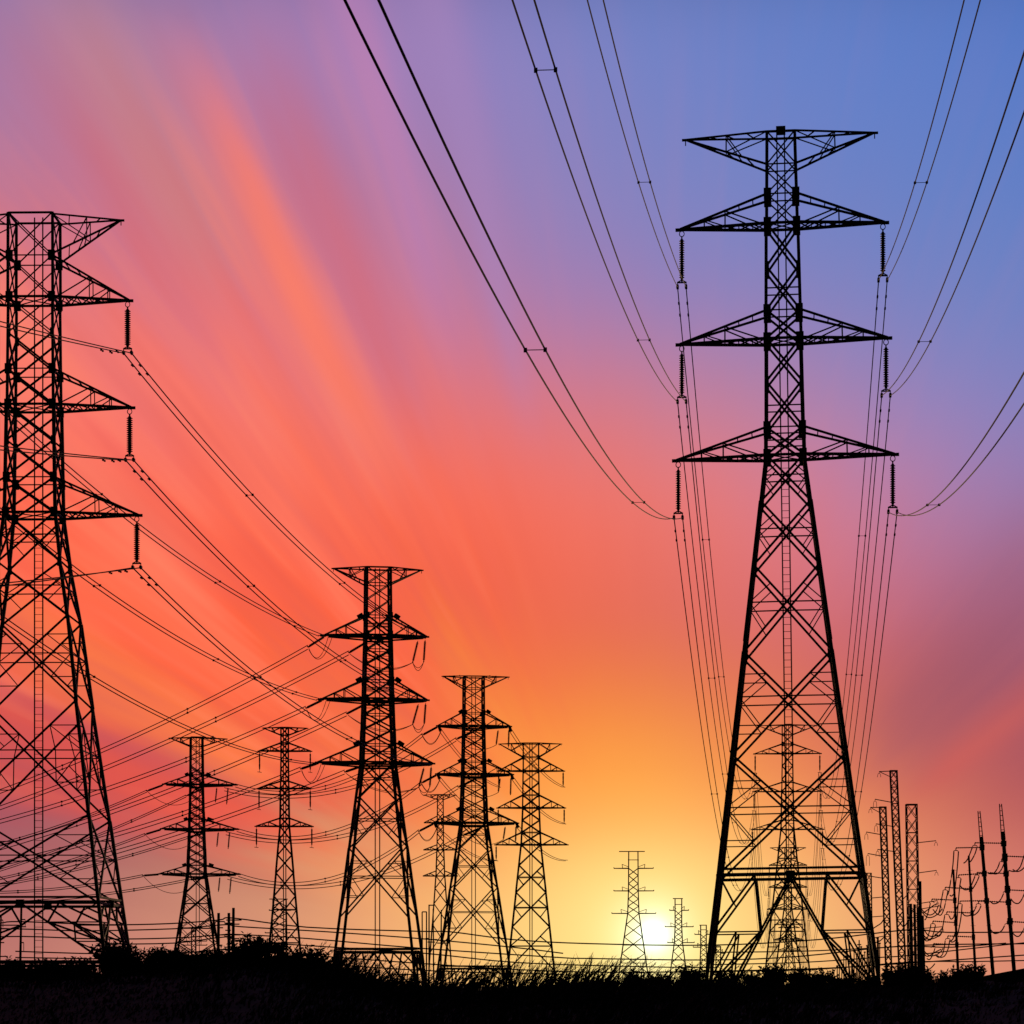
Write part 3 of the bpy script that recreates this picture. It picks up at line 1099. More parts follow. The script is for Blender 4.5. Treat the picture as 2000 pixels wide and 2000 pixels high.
# second angle tower (D): strings both ways, cables to E on the left and to G on the right
nmD = 'centre angle tower'
for ai in range(3):
    for s in (-1, 1):
        tp = Dt.tips[ai, s]
        px, py = 1000 + tp.x / tp.y * F, H - (tp.z - CZ) / tp.y * F
        q = Et.tips[ai, s if s > 0 else -1]
        q = Et.tips[ai, 1] if s < 0 else Et.tips[ai, 1] + Vector((-2.5, 6, -.3))
        if s < 0:
            st = tp
        else:
            st = at(px - 70, py + 8, 506)
        dd = (q - st).normalized()
        dd.z -= .16
        qe = st + dd * 4.2
        string_between(st, qe, f'slanting tension insulator left of the {nmD} below its {LV[ai]} {SD[s]} arm', .2, 14)
        o = Vector((0, 0, .28))
        P = parab(qe, q, 4.5, 40)
        cable([[a + o for a in P], [a - o for a in P]], .07, f'twin cable from the {nmD}\'s {LV[ai]} {SD[s]} arm to the far dark tower',
              'twin cables between the angle towers', spacers=(.25, .5, .75))
        # jumper and support insulators
        if s < 0:
            a, b = qe, tp + Vector((.5, 0, -.4))
            cable([[lerp(a, b, t) - Vector((0, 0, 1.9 * 4 * t * (1 - t) + .15 * j)) for t in [i / 14 for i in range(15)]] for j in (0, 1)], .045,
                  f'drooping jumper loop under the {LV[ai]} left arm of the {nmD}', 'jumper loops of the angle towers', name='jumper_loop', cat='jumper cable')
        else:
            ys_ = (1455, 1548, 1640)[ai]
            q1, q2 = at(px - 26, ys_, 506), at(px - 2, ys_ + 5, 506)
            string_between(at(px - 22, py + 5, 506), q1, f'inner drooping insulator under the {LV[ai]} right arm of the {nmD}', .18, 14, 'jumper support insulators')
            string_between(at(px - 1, py + 3, 506), q2, f'outer drooping insulator under the {LV[ai]} right arm of the {nmD}', .18, 14, 'jumper support insulators')
            a = qe
            cable([[lerp(a, q1, t) - Vector((0, 0, 1.2 * 4 * t * (1 - t))) for t in [i / 14 for i in range(15)]]], .05,
                  f'long jumper cable below the {LV[ai]} right arm of the {nmD}', 'jumper loops of the angle towers', name='jumper_loop', cat='jumper cable')
        # to the thin tower on the right
        g_ = Gt.tips[ai, s] - Vector((0, 0, 3.3))
        dd = (g_ - tp).normalized()
        dd.z -= .10
        qe = tp + dd * 3.6
        string_between(tp, qe, f'short tension insulator on the {nmD}\'s {LV[ai]} {SD[s]} arm tip, pulling right', .26, 10)
        P = parab(qe, g_, 1.5, 30)
        o = Vector((.22, 0, .08))
        cable([[a + o for a in P], [a - o for a in P]], .06, f'twin cable falling right from the {LV[ai]} {SD[s]} arm of the {nmD}', 'twin cables between centre and thin tower', spacers=(.4,))

# E: cables to the left margin, support insulators, jumpers
nmE = 'far dark angle tower'
endE = {(0, -1): 1640, (0, 1): 1694, (1, -1): 1706, (1, 1): 1720, (2, -1): 1729, (2, 1): 1752}
for ai in range(3):
    for s in (-1, 1):
        tp = Et.tips[ai, s]
        px, py = 1000 + tp.x / tp.y * F, H - (tp.z - CZ) / tp.y * F
        if s < 0:
            st = tp
        else:
            px, py = px - 62, py + 6
            st = at(px, py, 545)
        sl = (endE[ai, s] - py) / (0 - px)
        qe = at(px - 34, py - 34 * sl * 1.1, 547)
        string_between(st, qe, f'slanting tension insulator left of the {nmE} below its {LV[ai]} {SD[s]} arm', .2, 14)
        twin([(px - 34, py - 34 * sl * 1.1), (-160, endE[ai, s] - 160 * sl * .8)], 547, 560, .075,
             f'twin cable running off left from the {nmE}\'s {LV[ai]} {SD[s]} arm', 'twin cables running left from the far dark tower', .36, 1.5, (.2, .55))
        if s < 0:
            a, b = qe, at(px + 50, py + 32, 545)
            cable([[lerp(a, b, t) - Vector((0, 0, 1.5 * 4 * t * (1 - t))) for t in [i / 14 for i in range(15)]]], .05,
                  f'drooping jumper loop under the {LV[ai]} left arm of the {nmE}', 'jumper loops of the angle towers', name='jumper_loop', cat='jumper cable')
        else:
            tp = Et.tips[ai, 1]
            tx, ty = 1000 + tp.x / tp.y * F, H - (tp.z - CZ) / tp.y * F
            for dx_, nm, dl in ((-36, 'inner', 30), (-14, 'outer', 34)):
                p, q = at(tx + dx_, ty + 3, 545), at(tx + dx_ - 3, ty + 3 + dl, 545)
                string_between(p, q, f'{nm} drooping insulator under the {LV[ai]} right arm of the {nmE}', .17, 12, 'jumper support insulators')
# hanging insulators of the slim and thin towers
for T, nm, L in ((Ft, 'slim tower on the left', 4.3), (Gt, 'thin tower beside the sunset', 3.3)):
    for ai in range(3):
        for s in (-1, 1):
            if T is Gt and ai == 2 and s == 1:
                continue
            small_string(T.tips[ai, s], L, f'thin insulator hanging from the {LV[ai]} {SD[s]} arm of the {nm}', .17)

# ------------------------------------------------------------------ low cables crossing the view
LOW = [
    ([(-60, 1810), (0, 1803), (40, 1800), (200, 1806), (330, 1804), (427, 1797), (455, 1793), (600, 1811), (820, 1819), (880, 1820), (1000, 1835), (1150, 1843), (1390, 1846), (1600, 1835), (1775, 1816), (1850, 1821), (2050, 1820)], 'topmost long low cable sagging across the whole view', 470),
    ([(-60, 1832), (45, 1829), (200, 1834), (340, 1832), (430, 1826), (460, 1825), (600, 1833), (820, 1852), (1090, 1870), (1150, 1872), (1390, 1875), (1560, 1868), (1775, 1847), (2050, 1843)], 'second long low cable sagging across the whole view', 475),
    ([(-60, 1812), (60, 1815), (170, 1818), (340, 1814), (440, 1806), (470, 1810), (640, 1820), (830, 1834), (1000, 1850), (1100, 1862)], 'low cable dipping behind the big left tower\'s base and rising at the poles', 480),
    ([(200, 1844), (340, 1842), (440, 1830), (470, 1838), (620, 1848), (830, 1862), (1010, 1880), (1250, 1888), (1400, 1890)], 'low cable just above the bushes left of the sun', 490),
    ([(30, 1858), (200, 1863), (340, 1862), (440, 1854), (470, 1856), (620, 1867), (840, 1883), (1060, 1896), (1250, 1899), (1560, 1893), (1700, 1886), (1790, 1880), (2050, 1862)], 'lowest long cable grazing the tops of the bushes and grass', 480),
    ([(30, 1870), (250, 1873), (420, 1868), (470, 1866), (600, 1880), (840, 1896), (1100, 1903)], 'low cable half hidden in the bush tops on the left', 500),
    ([(1390, 1860), (1560, 1858), (1700, 1852), (1778, 1848), (1860, 1850), (1965, 1842)], 'low cable rising right behind the tallest tower\'s legs', 420),
    ([(1390, 1884), (1560, 1880), (1700, 1871), (1778, 1866), (1920, 1850), (2050, 1836)], 'low cable climbing to the right margin among the poles', 430),
    ([(1390, 1898), (1600, 1893), (1778, 1879), (1900, 1878), (2050, 1875)], 'low cable beside the bushes at the feet of the right poles', 430),
]


def smooth(pts, n=6):
    out = []
    for i in range(len(pts) - 1):
        a = pts[max(i - 1, 0)]
        b, c = pts[i], pts[i + 1]
        d = pts[min(i + 2, len(pts) - 1)]
        for j in range(n):
            t = j / n
            out.append(.5 * ((2 * b) + (c - a) * t + (2 * a - 5 * b + 4 * c - d) * t * t + (3 * b - a - 3 * c + d) * t ** 3))
    out.append(pts[-1])
    return out


for i, (pts, lb, D) in enumerate(LOW):
    cable([smooth([at(x, y, D) for x, y in pts], 4)], .105 if i < 6 else .085, lb, 'low distribution cables')

# ------------------------------------------------------------------ poles on the left and in the middle
def pole(x0, y0, x1, y1, D, w, label, arms=(), group='plain poles', name='utility_pole'):
    """pole from top (x0,y0) to foot (x1,y1); arms: (row, left px, right px, drop px)"""
    k = D / F
    top, foot = at(x0, y0, D), at(x1, y1, D)
    gx = foot + (foot - top) * ((foot.z - 0) / (top.z - foot.z))
    root = empty(name, Vector((gx.x, D, 0)), label, 'pole', group)
    o0 = Vector((gx.x, D, 0))
    m = MB()
    m.tube([gx - o0, top - o0], w * k * .66, 8, w * k * .5)
    m.build('shaft', STEEL, root)
    for row, l, r_, drop in arms:
        t = (row - y0) / (y1 - y0)
        c = lerp(x0, x1, t)
        m = MB()
        m.tube([at(c - l, row, D) - o0, at(c + r_, row, D) - o0], 1.35 * k, 6)
        if drop:
            for xx in ([c - l] if l > 2 else []) + ([c + r_] if r_ > 2 else []):
                m.tube([at(xx, row, D) - o0, at(xx, row + drop, D) - o0], .7 * k, 5)
        m.build('crossarm', STEEL, root)
    return root


GP = 'short poles carrying the low cables'
pole(427, 1783, 426, 1890, 480, 5.4, 'left one of three stubby poles beside the far dark angle tower', [(1800, 6, 12, 4), (1812, 3, 9, 0), (1826, 6, 12, 4), (1846, 4, 8, 0)], GP)
pole(447, 1783, 447, 1890, 482, 5.4, 'middle one of three stubby poles beside the far dark angle tower', [(1803, 8, 6, 0), (1817, 7, 4, 0), (1829, 8, 7, 0), (1850, 7, 5, 0)], GP)
pole(456, 1773, 455, 1890, 478, 5.4, 'tallest of three stubby poles beside the far dark angle tower', [(1797, 14, 16, 0), (1805, 16, 12, 0), (1826, 16, 14, 0), (1833, 12, 12, 0), (1856, 14, 12, 0)], GP)
pole(42, 1758, 39, 1910, 430, 4.2, 'pole with short brackets near the left margin', [(1796, 2, 8, 12), (1810, 4, 10, 0), (1841, 2, 6, 16)], GP)
pole(29, 1885, 29, 1912, 430, 2.6, 'short stub post left of the bracketed pole', [], GP)
pole(2, 1790, -2, 1910, 430, 3.4, 'pole with brackets standing at the very left margin', [(1797, 2, 4, 14), (1814, 2, 15, 0), (1841, 2, 8, 0), (1868, 2, 15, 0)], GP)
pole(824.5, 1781, 825, 1905, 470, 2.4, 'left half of the paired posts between the two angle towers', [(1781, 0, 9, 0)], GP)
pole(833, 1781, 833, 1905, 470, 2.4, 'right half of the paired posts between the two angle towers', [(1833, 2, 4, 0)], GP)
pole(838, 1767, 838, 1905, 474, 2.6, 'taller post with a square bracket right of the paired posts', [(1768, 0, 8, 0), (1840, 3, 12, 0)], GP)
pole(846, 1775, 847, 1905, 476, 2.4, 'post reached by the square bracket of its taller neighbour', [(1835, 6, 8, 0)], GP)
pole(862, 1777, 861, 1905, 478, 2.6, 'lone plain post under the small pale lattice tower', [(1842, 8, 10, 0)], GP)

# ------------------------------------------------------------------ right-hand substation masts
def mast(x0, y0, x1, y1, D, w0, w1, label, step, arms=(), stop=None, t=1.9):
    k = D / F
    top, foot = at(x0, y0, D), at(x1, y1, D)
    gx = foot + (foot - top) * (foot.z / (top.z - foot.z))
    o0 = Vector((gx.x, D, 0))
    root = empty('lattice_mast', o0, label, 'mast', 'slender lattice masts')
    ax = top - o0
    Ht = ax.z

    def cn(sx, sy, f):
        w = lerp(w1, w0, f) * k / 2
        return ax * f + Vector((sx * w, sy * w, 0))
    for sx in (-1, 1):
        for sy in (-1, 1):
            m = MB()
            m.bar(cn(sx, sy, 0), cn(sx, sy, 1), t * k)
            m.build('leg', STEEL, root)
    m = MB()
    n = max(2, int((y1 - y0) / step))
    faces = [((-1, -1), (1, -1)), ((-1, 1), (1, 1)), ((-1, -1), (-1, 1)), ((1, -1), (1, 1))]
    for i in range(n):
        f0, f1 = i / n, (i + 1) / n
        for ca, cb in faces:
            m.bar(cn(*ca, f0), cn(*cb, f1), t * k * .6)
            m.bar(cn(*cb, f0), cn(*ca, f1), t * k * .6)
            if i % 2:
                m.bar(cn(*ca, f1), cn(*cb, f1), t * k * .7)
    for ca, cb in faces:
        m.bar(cn(*ca, .998), cn(*cb, .998), t * k * 1.2)
    m.build('bracing', STEEL, root)
    for row, tx, ty, brace_y, drop in arms:
        f = 1 - (row - y0) / (y1 - y0)
        c = lerp(x1, x0, f)
        s = -1 if tx < c else 1
        m = MB()
        st = at(c + s * lerp(w1, w0, f) / 2, row, D)
        m.bar(st - o0, at(tx, ty, D) - o0, t * k * .9)
        if brace_y:
            m.bar(at(c + s * lerp(w1, w0, f) / 2, brace_y, D) - o0, at(tx, ty, D) - o0, t * k * .7)
        if drop:
            m.tube([q - o0 for q in [at(tx, ty, D), at(tx, ty + 4, D)]], .5 * k, 5)
            for ss in (-1, 1):
                m.tube([q - o0 for q in [at(tx, ty + 3.5, D), at(tx + ss * 2.2, ty + 4.5, D), at(tx + ss * 3, ty + 8, D), at(tx + ss * 3.3, ty + 8 + drop, D)]], .5 * k, 5)
        m.build('crossarm', STEEL, root)
    return root


mast(1745, 1505, 1764, 1925, 300, 13, 13, 'tallest slender lattice mast right of the tallest tower', 15,
     [(1506, 1717, 1507, 1517, 3), (1567, 1709, 1561, 0, 8), (1614, 1711, 1609, 0, 8), (1663, 1714, 1659, 0, 6), (1700, 1766, 1697, 0, 0), (1757, 1772, 1748, 0, 0)])
mast(1724, 1576, 1737, 1925, 310, 12, 11, 'slender lattice mast nearest the tallest tower\'s right leg', 14.5,
     [(1577, 1700, 1577, 1587, 3), (1630, 1692, 1625, 0, 7), (1672, 1695, 1667, 0, 16), (1715, 1697, 1711, 0, 0), (1752, 1702, 1754, 0, 0), (1789, 1702, 1791, 0, 0), (1828, 1706, 1832, 0, 0)])
mast(1780, 1571, 1786, 1925, 290, 20, 22, 'broad lattice mast with right-hand brackets, third from the tallest tower', 24,
     [(1646, 1828, 1642, 0, 2), (1705, 1829, 1700, 0, 2), (1765, 1831, 1759, 0, 3), (1776, 1838, 1769, 0, 3), (1814, 1840, 1810, 0, 3)])
mast(1697, 1705, 1701, 1925, 420, 9, 8, 'small lattice mast half hidden behind the tallest tower\'s right leg', 14,
     [(1707, 1690, 1708, 0, 0)], t=1.3)
GC = 'dark poles clustered at the broad mast'
for i, (x, y, w, lb) in enumerate([(1778.5, 1765, 6, 'leftmost thick pole at the foot of the broad mast'), (1786, 1766, 5, 'second thick pole at the foot of the broad mast'),
                                   (1792.5, 1772, 5, 'third thick pole at the foot of the broad mast'), (1797.5, 1721, 4.4, 'tallest thin pole standing up right of the broad mast'),
                                   (1801, 1788, 7, 'rightmost thick pole at the foot of the broad mast')]):
    pole(x, y, x + 3, 1925, 292 + i * 2.5, w, lb, [], GC)

# monopoles with post insulators
def ribbed(m, p, q, r):
    p, q = Vector(p), Vector(q)
    n = max(4, int((q - p).length / .16))
    m.tube([p, q], r * .5, 6)
    for i in range(n):
        a = lerp(p, q, (i + .3) / n)
        b = lerp(p, q, (i + .7) / n)
        m.tube([a, b], r, 6)


def monopole(x0, y0, x1, y1, D, w0, w1, label, arms, spike=None):
    k = D / F
    top, foot = at(x0, y0, D), at(x1, y1, D)
    gx = foot + (foot - top) * (foot.z / (top.z - foot.z))
    o0 = Vector((gx.x, D, 0))
    root = empty('steel_monopole', o0, label, 'pole', 'leaning steel monopoles')
    m = MB()
    ax = lambda row: lerp(x0, x1, (row - y0) / (y1 - y0))
    ys0 = spike if spike else y0
    m.tube([gx - o0, at(ax(ys0), ys0, D) - o0], w1 * k / 2, 10, w0 * k / 2)
    m.build('shaft', STEEL, root)
    if spike:
        m = MB()
        t = 1.3 * k
        for s in (-1, 1):
            m.bar(at(ax(y0) + s * 2, y0, D) - o0, at(ax(spike) + s * w0 * .5, spike, D) - o0, t * 1.3)
        for i in range(7):
            f = .06 + i / 7.5
            y = lerp(y0, spike, f)
            hw = lerp(2, w0 * .5, f)
            m.bar(at(ax(y) - hw, y, D) - o0, at(ax(y) + hw, y, D) - o0, t)
        m.build('lattice_spike', STEEL, root)
        m = MB()
        yy = spike - 16
        m.bar(at(ax(yy), yy, D) - o0, at(ax(spike), spike, D) - o0, w0 * k * 1.0)
        m.build('collar', STEEL, root)
    for row, tx, ty, drop in arms:
        m = MB()
        ribbed(m, at(ax(row), row, D) - o0, at(tx, ty, D) - o0, 1.7 * k)
        m.bar(at(ax(row), row - 5, D) - o0, at(ax(row), row + 6, D) - o0, (w0 + 2.2) * k)
        pi_ = m.build('post_insulator', PORC, root)
        if drop:
            m = MB()
            m.tube([at(tx, ty, D) - o0, at(tx, ty + 5, D) - o0], .9 * k, 6)
            m.tube([q - o0 for q in [at(tx - 4.6, ty + 8, D), at(tx - 4, ty + 6, D), at(tx - 2, ty + 5, D), at(tx + 2, ty + 5, D), at(tx + 4, ty + 6, D), at(tx + 4.6, ty + 8, D)]], .9 * k, 6)
            m.build('drop_yoke', STEEL, pi_)
    # climbing pegs
    m = MB()
    for i in range(6):
        y = lerp(1700, 1880, i / 5)
        m.bar(at(ax(y) - 5, y, D) - o0, at(ax(y) + 6, y, D) - o0, .5 * k)
    m.build('climbing_peg', STEEL, root)
    return root


monopole(1862, 1698, 1872, 1915, 270, 4.2, 6, 'leftmost and shortest of the four leaning steel monopoles',
         [(1758, 1820, 1756, 1), (1802, 1822, 1799, 1), (1845, 1823, 1843, 1)])
monopole(1892, 1671, 1906, 1912, 262, 4, 6, 'second leaning steel monopole from the left, plain slim top',
         [(1736, 1846, 1733, 1), (1783, 1849, 1781, 1), (1830, 1851, 1828, 1)])
monopole(1912, 1584, 1940, 1908, 250, 6.5, 7.5, 'third leaning monopole with ladder-like tip, shorter of the two spiked ones',
         [(1655, 1867, 1656, 1), (1706, 1872, 1709, 1), (1759, 1875, 1760, 1)], 1650)
monopole(1954, 1570, 1981, 1900, 240, 7.5, 8, 'rightmost and tallest leaning monopole with ladder-like tip',
         [(1647, 1904, 1646, 1), (1706, 1908, 1704, 1), (1762, 1911, 1760, 1), (1672, 2030, 1675, 0), (1738, 2030, 1741, 0), (1800, 2030, 1803, 0),
          (1676, 1956, 1678, 1), (1735, 1964, 1736, 1), (1798, 1967, 1799, 1)], 1640)

# jumper strands between the monopoles
JL = [
    ([(1863, 1663), (1861, 1690), (1857, 1720), (1853, 1742), (1850, 1749)], 'left strand hanging from the top insulator of the third monopole'),
    ([(1872, 1663), (1870, 1690), (1867, 1720), (1864, 1742), (1859, 1750), (1855, 1748)], 'right strand hanging from the top insulator of the third monopole'),
    ([(1877, 1716), (1874, 1735), (1871, 1770), (1868, 1810), (1862, 1832), (1857, 1838)], 'long strand hanging from the middle insulator of the third monopole'),
    ([(1899, 1655), (1894, 1668), (1888, 1681), (1882, 1686)], 'left strand hanging from the top insulator of the rightmost monopole'),
    ([(1908, 1655), (1904, 1668), (1897, 1681), (1893, 1684)], 'right strand hanging from the top insulator of the rightmost monopole'),
    ([(1904, 1712), (1900, 1722), (1894, 1735), (1885, 1738), (1878, 1733), (1874, 1728)], 'strand looping left from the middle insulator of the rightmost monopole'),
    ([(1912, 1712), (1908, 1722), (1901, 1734), (1896, 1738)], 'short strand under the middle insulator of the rightmost monopole'),
    ([(1842, 1741), (1839, 1756), (1836, 1774), (1832, 1786), (1828, 1783), (1822, 1776)], 'left strand under the top insulator of the second monopole'),
    ([(1851, 1741), (1848, 1756), (1844, 1774), (1838, 1787), (1832, 1786)], 'right strand under the top insulator of the second monopole'),
    ([(1845, 1789), (1842, 1806), (1839, 1822), (1833, 1829), (1826, 1824)], 'left strand under the middle insulator of the second monopole'),
    ([(1854, 1789), (1857, 1795), (1862, 1792), (1866, 1780), (1871, 1768)], 'strand linking the second monopole to the third at middle height'),
    ([(1879, 1768), (1877, 1790), (1872, 1818), (1866, 1836), (1859, 1840), (1855, 1836)], 'long strand hanging from the bottom insulator of the third monopole'),
    ([(1907, 1769), (1902, 1780), (1894, 1788), (1884, 1788), (1878, 1780)], 'strand looping left from the bottom insulator of the rightmost monopole'),
    ([(1916, 1769), (1911, 1780), (1903, 1787), (1897, 1788)], 'short strand under the bottom insulator of the rightmost monopole'),
    ([(1846, 1837), (1844, 1852), (1840, 1865), (1833, 1870), (1826, 1864)], 'left strand under the bottom insulator of the second monopole'),
    ([(1855, 1837), (1852, 1852), (1846, 1866), (1838, 1870), (1830, 1866)], 'right strand under the bottom insulator of the second monopole'),
    ([(1817, 1764), (1814, 1778), (1809, 1793), (1806, 1797)], 'strand under the top insulator of the leftmost monopole'),
    ([(1818, 1807), (1815, 1820), (1810, 1834), (1805, 1832)], 'left strand under the middle insulator of the leftmost monopole'),
    ([(1827, 1807), (1824, 1820), (1819, 1834), (1814, 1836), (1809, 1830)], 'right strand under the middle insulator of the leftmost monopole'),
    ([(1826, 1852), (1822, 1864), (1816, 1874), (1810, 1872)], 'strand under the bottom insulator of the leftmost monopole'),
    ([(1952, 1686), (1947, 1698), (1940, 1706), (1930, 1706)], 'left strand beside the third monopole below the top ribbed arm'),
    ([(1961, 1686), (1956, 1698), (1950, 1705), (1943, 1707), (1934, 1704)], 'right strand beside the third monopole below the top ribbed arm'),
    ([(2012, 1640), (2000, 1672), (1992, 1694), (1982, 1702), (1970, 1700)], 'upper strand curving in from the right margin to the rightmost monopole'),
    ([(2015, 1672), (2004, 1690), (1994, 1700), (1985, 1702), (1978, 1698)], 'second upper strand curving in from the right margin'),
    ([(1960, 1745), (1955, 1756), (1949, 1763), (1940, 1765), (1934, 1760)], 'strand between the two spiked monopoles at middle height'),
    ([(2006, 1730), (1998, 1752), (1990, 1764), (1981, 1763), (1974, 1755)], 'middle strand curving in from the right margin'),
    ([(1962, 1808), (1957, 1817), (1950, 1822), (1942, 1823), (1935, 1816)], 'strand between the two spiked monopoles at bottom height'),
    ([(2006, 1800), (1998, 1818), (1991, 1828), (1984, 1828), (1976, 1820)], 'lower strand curving in from the right margin'),
    ([(1800, 1776), (1808, 1784), (1818, 1787), (1828, 1780), (1833, 1768)], 'upper loop slung from the broad mast\'s bracket'),
    ([(1800, 1780), (1810, 1791), (1822, 1791), (1834, 1783), (1840, 1775)], 'second upper loop slung from the broad mast\'s bracket'),
    ([(1802, 1784), (1812, 1777), (1824, 1768), (1832, 1765)], 'rising strand tying the pole cluster to the bracket'),
    ([(1802, 1824), (1812, 1834), (1826, 1832), (1837, 1824), (1841, 1815)], 'middle loop slung from the broad mast\'s lower bracket'),
    ([(1802, 1830), (1810, 1838), (1822, 1830), (1834, 1820), (1840, 1813)], 'second middle loop slung from the broad mast\'s lower bracket'),
    ([(1803, 1812), (1812, 1826), (1822, 1829), (1832, 1826)], 'shallow loop beside the pole cluster below the middle bracket'),
    ([(1803, 1855), (1814, 1866), (1826, 1866), (1836, 1860), (1842, 1852)], 'bottom loop slung beside the pole cluster'),
    ([(1803, 1862), (1812, 1868), (1826, 1860), (1838, 1854)], 'second bottom loop slung beside the pole cluster'),
    ([(1804, 1898), (1812, 1895), (1820, 1889), (1826, 1882)], 'short curved strand near the feet of the pole cluster'),
    ([(1703, 1815), (1712, 1809), (1721, 1803), (1726, 1795)], 'strand drooping left of the slender mast nearest the tallest tower'),
    ([(1708, 1842), (1718, 1838), (1727, 1830)], 'lower strand drooping left of the slender mast nearest the tallest tower'),
    ([(1766, 1810), (1771, 1803), (1776, 1793)], 'short strand between the tallest mast and the pole cluster'),
]
for pts, lb in JL:
    cable([smooth([at(x, y, 258 if x > 1850 else 280) for x, y in pts], 4)], .055, lb, 'jumper strands of the substation', name='jumper_strand', cat='jumper cable')

# far row of thin posts behind the tallest tower's right leg
random.seed(5)
for i in range(22):
    x = 1621 + i * 4.6 + random.uniform(-1.2, 1.2)
    y = 1908 - i * 2.6 - random.uniform(0, 26) * (1 if i > 3 else .5)
    m = MB()
    D = 600 + random.uniform(-40, 40)
    p = at(x, y, D)
    m.tube([(0, 0, 0), (0, 0, p.z)], .13, 6, .10)
    m.lathe([(.1, p.z), (.22, p.z + .05), (.22, p.z + .25), (.08, p.z + .3)], 6)
    o = m.build('substation_post', STEEL, None, (p.x, D, 0))
    tag(o, 'thin dark post in the crowded far row behind the tallest tower\'s right leg', 'post', 'far row of substation posts')
pole(1678, 1836, 1679, 1925, 520, 2.4, 'taller thin post standing above the crowded far row of posts', [(1845, 4, 4, 0)], 'taller far posts')
pole(1715, 1830, 1716, 1925, 430, 3.0, 'plain thin post between the right leg and the nearest slender mast', [(1838, 3, 4, 0)], 'taller far posts')

# ------------------------------------------------------------------ vegetation
def shrub(px, top, halfw, label, D=113, leaf=.17, n=1500, seed=0, spiky=0.0, dens=1.0):
    rnd = random.Random(seed)
    k = D / F
    x = (px - 1000) * k
    gz = ground_z(x, D)
    zt = CZ + (H - top) * k
    hgt = max(.5, zt - gz)
    hw = halfw * k
    root = empty('shrub', (x, D, gz - .05), label, 'bush', 'bushes on the bank')
    # stems
    m = MB()
    tips = []
    for i in range(7):
        a = rnd.uniform(0, 6.28)
        q = Vector((math.cos(a) * hw * rnd.uniform(.1, .7), math.sin(a) * hw * .5, hgt * rnd.uniform(.55, .95)))
        m.tube([(0, 0, 0), q * .5 + Vector((rnd.uniform(-.05, .05), 0, .1)), q], .035, 5, .008)
        tips.append(q)
    m.build('stem', BARK, root)
    m = MB()
    clumps = [(Vector((rnd.uniform(-.75, .75) * hw, rnd.uniform(-.5, .5) * hw, hgt * rnd.uniform(.2, .72))), rnd.uniform(.22, .42)) for _ in range(13)]
    clumps += [(Vector((rnd.uniform(-.55, .55) * hw, rnd.uniform(-.3, .3) * hw, hgt * rnd.uniform(.72, .9))), rnd.uniform(.14, .26)) for _ in range(8)]
    for _ in range(int(n * dens)):
        c, r = rnd.choice(clumps)
        v = Vector((rnd.gauss(0, 1), rnd.gauss(0, 1), rnd.gauss(0, 1)))
        v.normalize()
        p = c + Vector((v.x * r * hw * 1.0, v.y * r * hw, v.z * r * hgt * .75)) * rnd.random() ** .45
        if p.z < 0:
            p.z *= -.3
        d = (v + Vector((rnd.gauss(0, .6), rnd.gauss(0, .6), rnd.gauss(.3, .6)))).normalized()
        L = leaf * rnd.uniform(.6, 1.35)
        u = d.cross(Vector((rnd.gauss(0, 1), rnd.gauss(0, 1), rnd.gauss(0, 1)))).normalized() * L * .27
        b = len(m.v)
        m.v += [p, p + d * L * .45 + u, p + d * L, p + d * L * .45 - u]
        m.f.append((b, b + 1, b + 2, b + 3))
    # loose sprigs breaking the outline
    for _ in range(int(16 + 40 * spiky)):
        a = rnd.uniform(-1.2, 1.2)
        s0 = Vector((math.sin(a) * hw * .8, rnd.uniform(-.4, .4) * hw, hgt * (.62 + .25 * math.cos(a))))
        d = Vector((math.sin(a) * .7 + rnd.gauss(0, .25), rnd.gauss(0, .2), 1)).normalized()
        ln = rnd.uniform(.15, .42) * (1 + spiky)
        m.tube([s0, s0 + d * ln * .5, s0 + d * ln + Vector((rnd.gauss(.04, .05), 0, -.02))], .012, 4, .004)
        for j in range(9):
            p = s0 + d * ln * (.15 + .85 * j / 9)
            dl = (d * .5 + Vector((rnd.gauss(0, 1), rnd.gauss(0, 1), rnd.gauss(0, .5))).normalized()).normalized()
            L = leaf * rnd.uniform(.6, 1.2) * (1 + spiky * .5)
            u = dl.cross(Vector((rnd.gauss(0, 1), rnd.gauss(0, 1), .2))).normalized() * L * .2
            b = len(m.v)
            m.v += [p, p + dl * L * .45 + u, p + dl * L, p + dl * L * .45 - u]
            m.f.append((b, b + 1, b + 2, b + 3))
    m.build('foliage', LEAF, root)
    return root


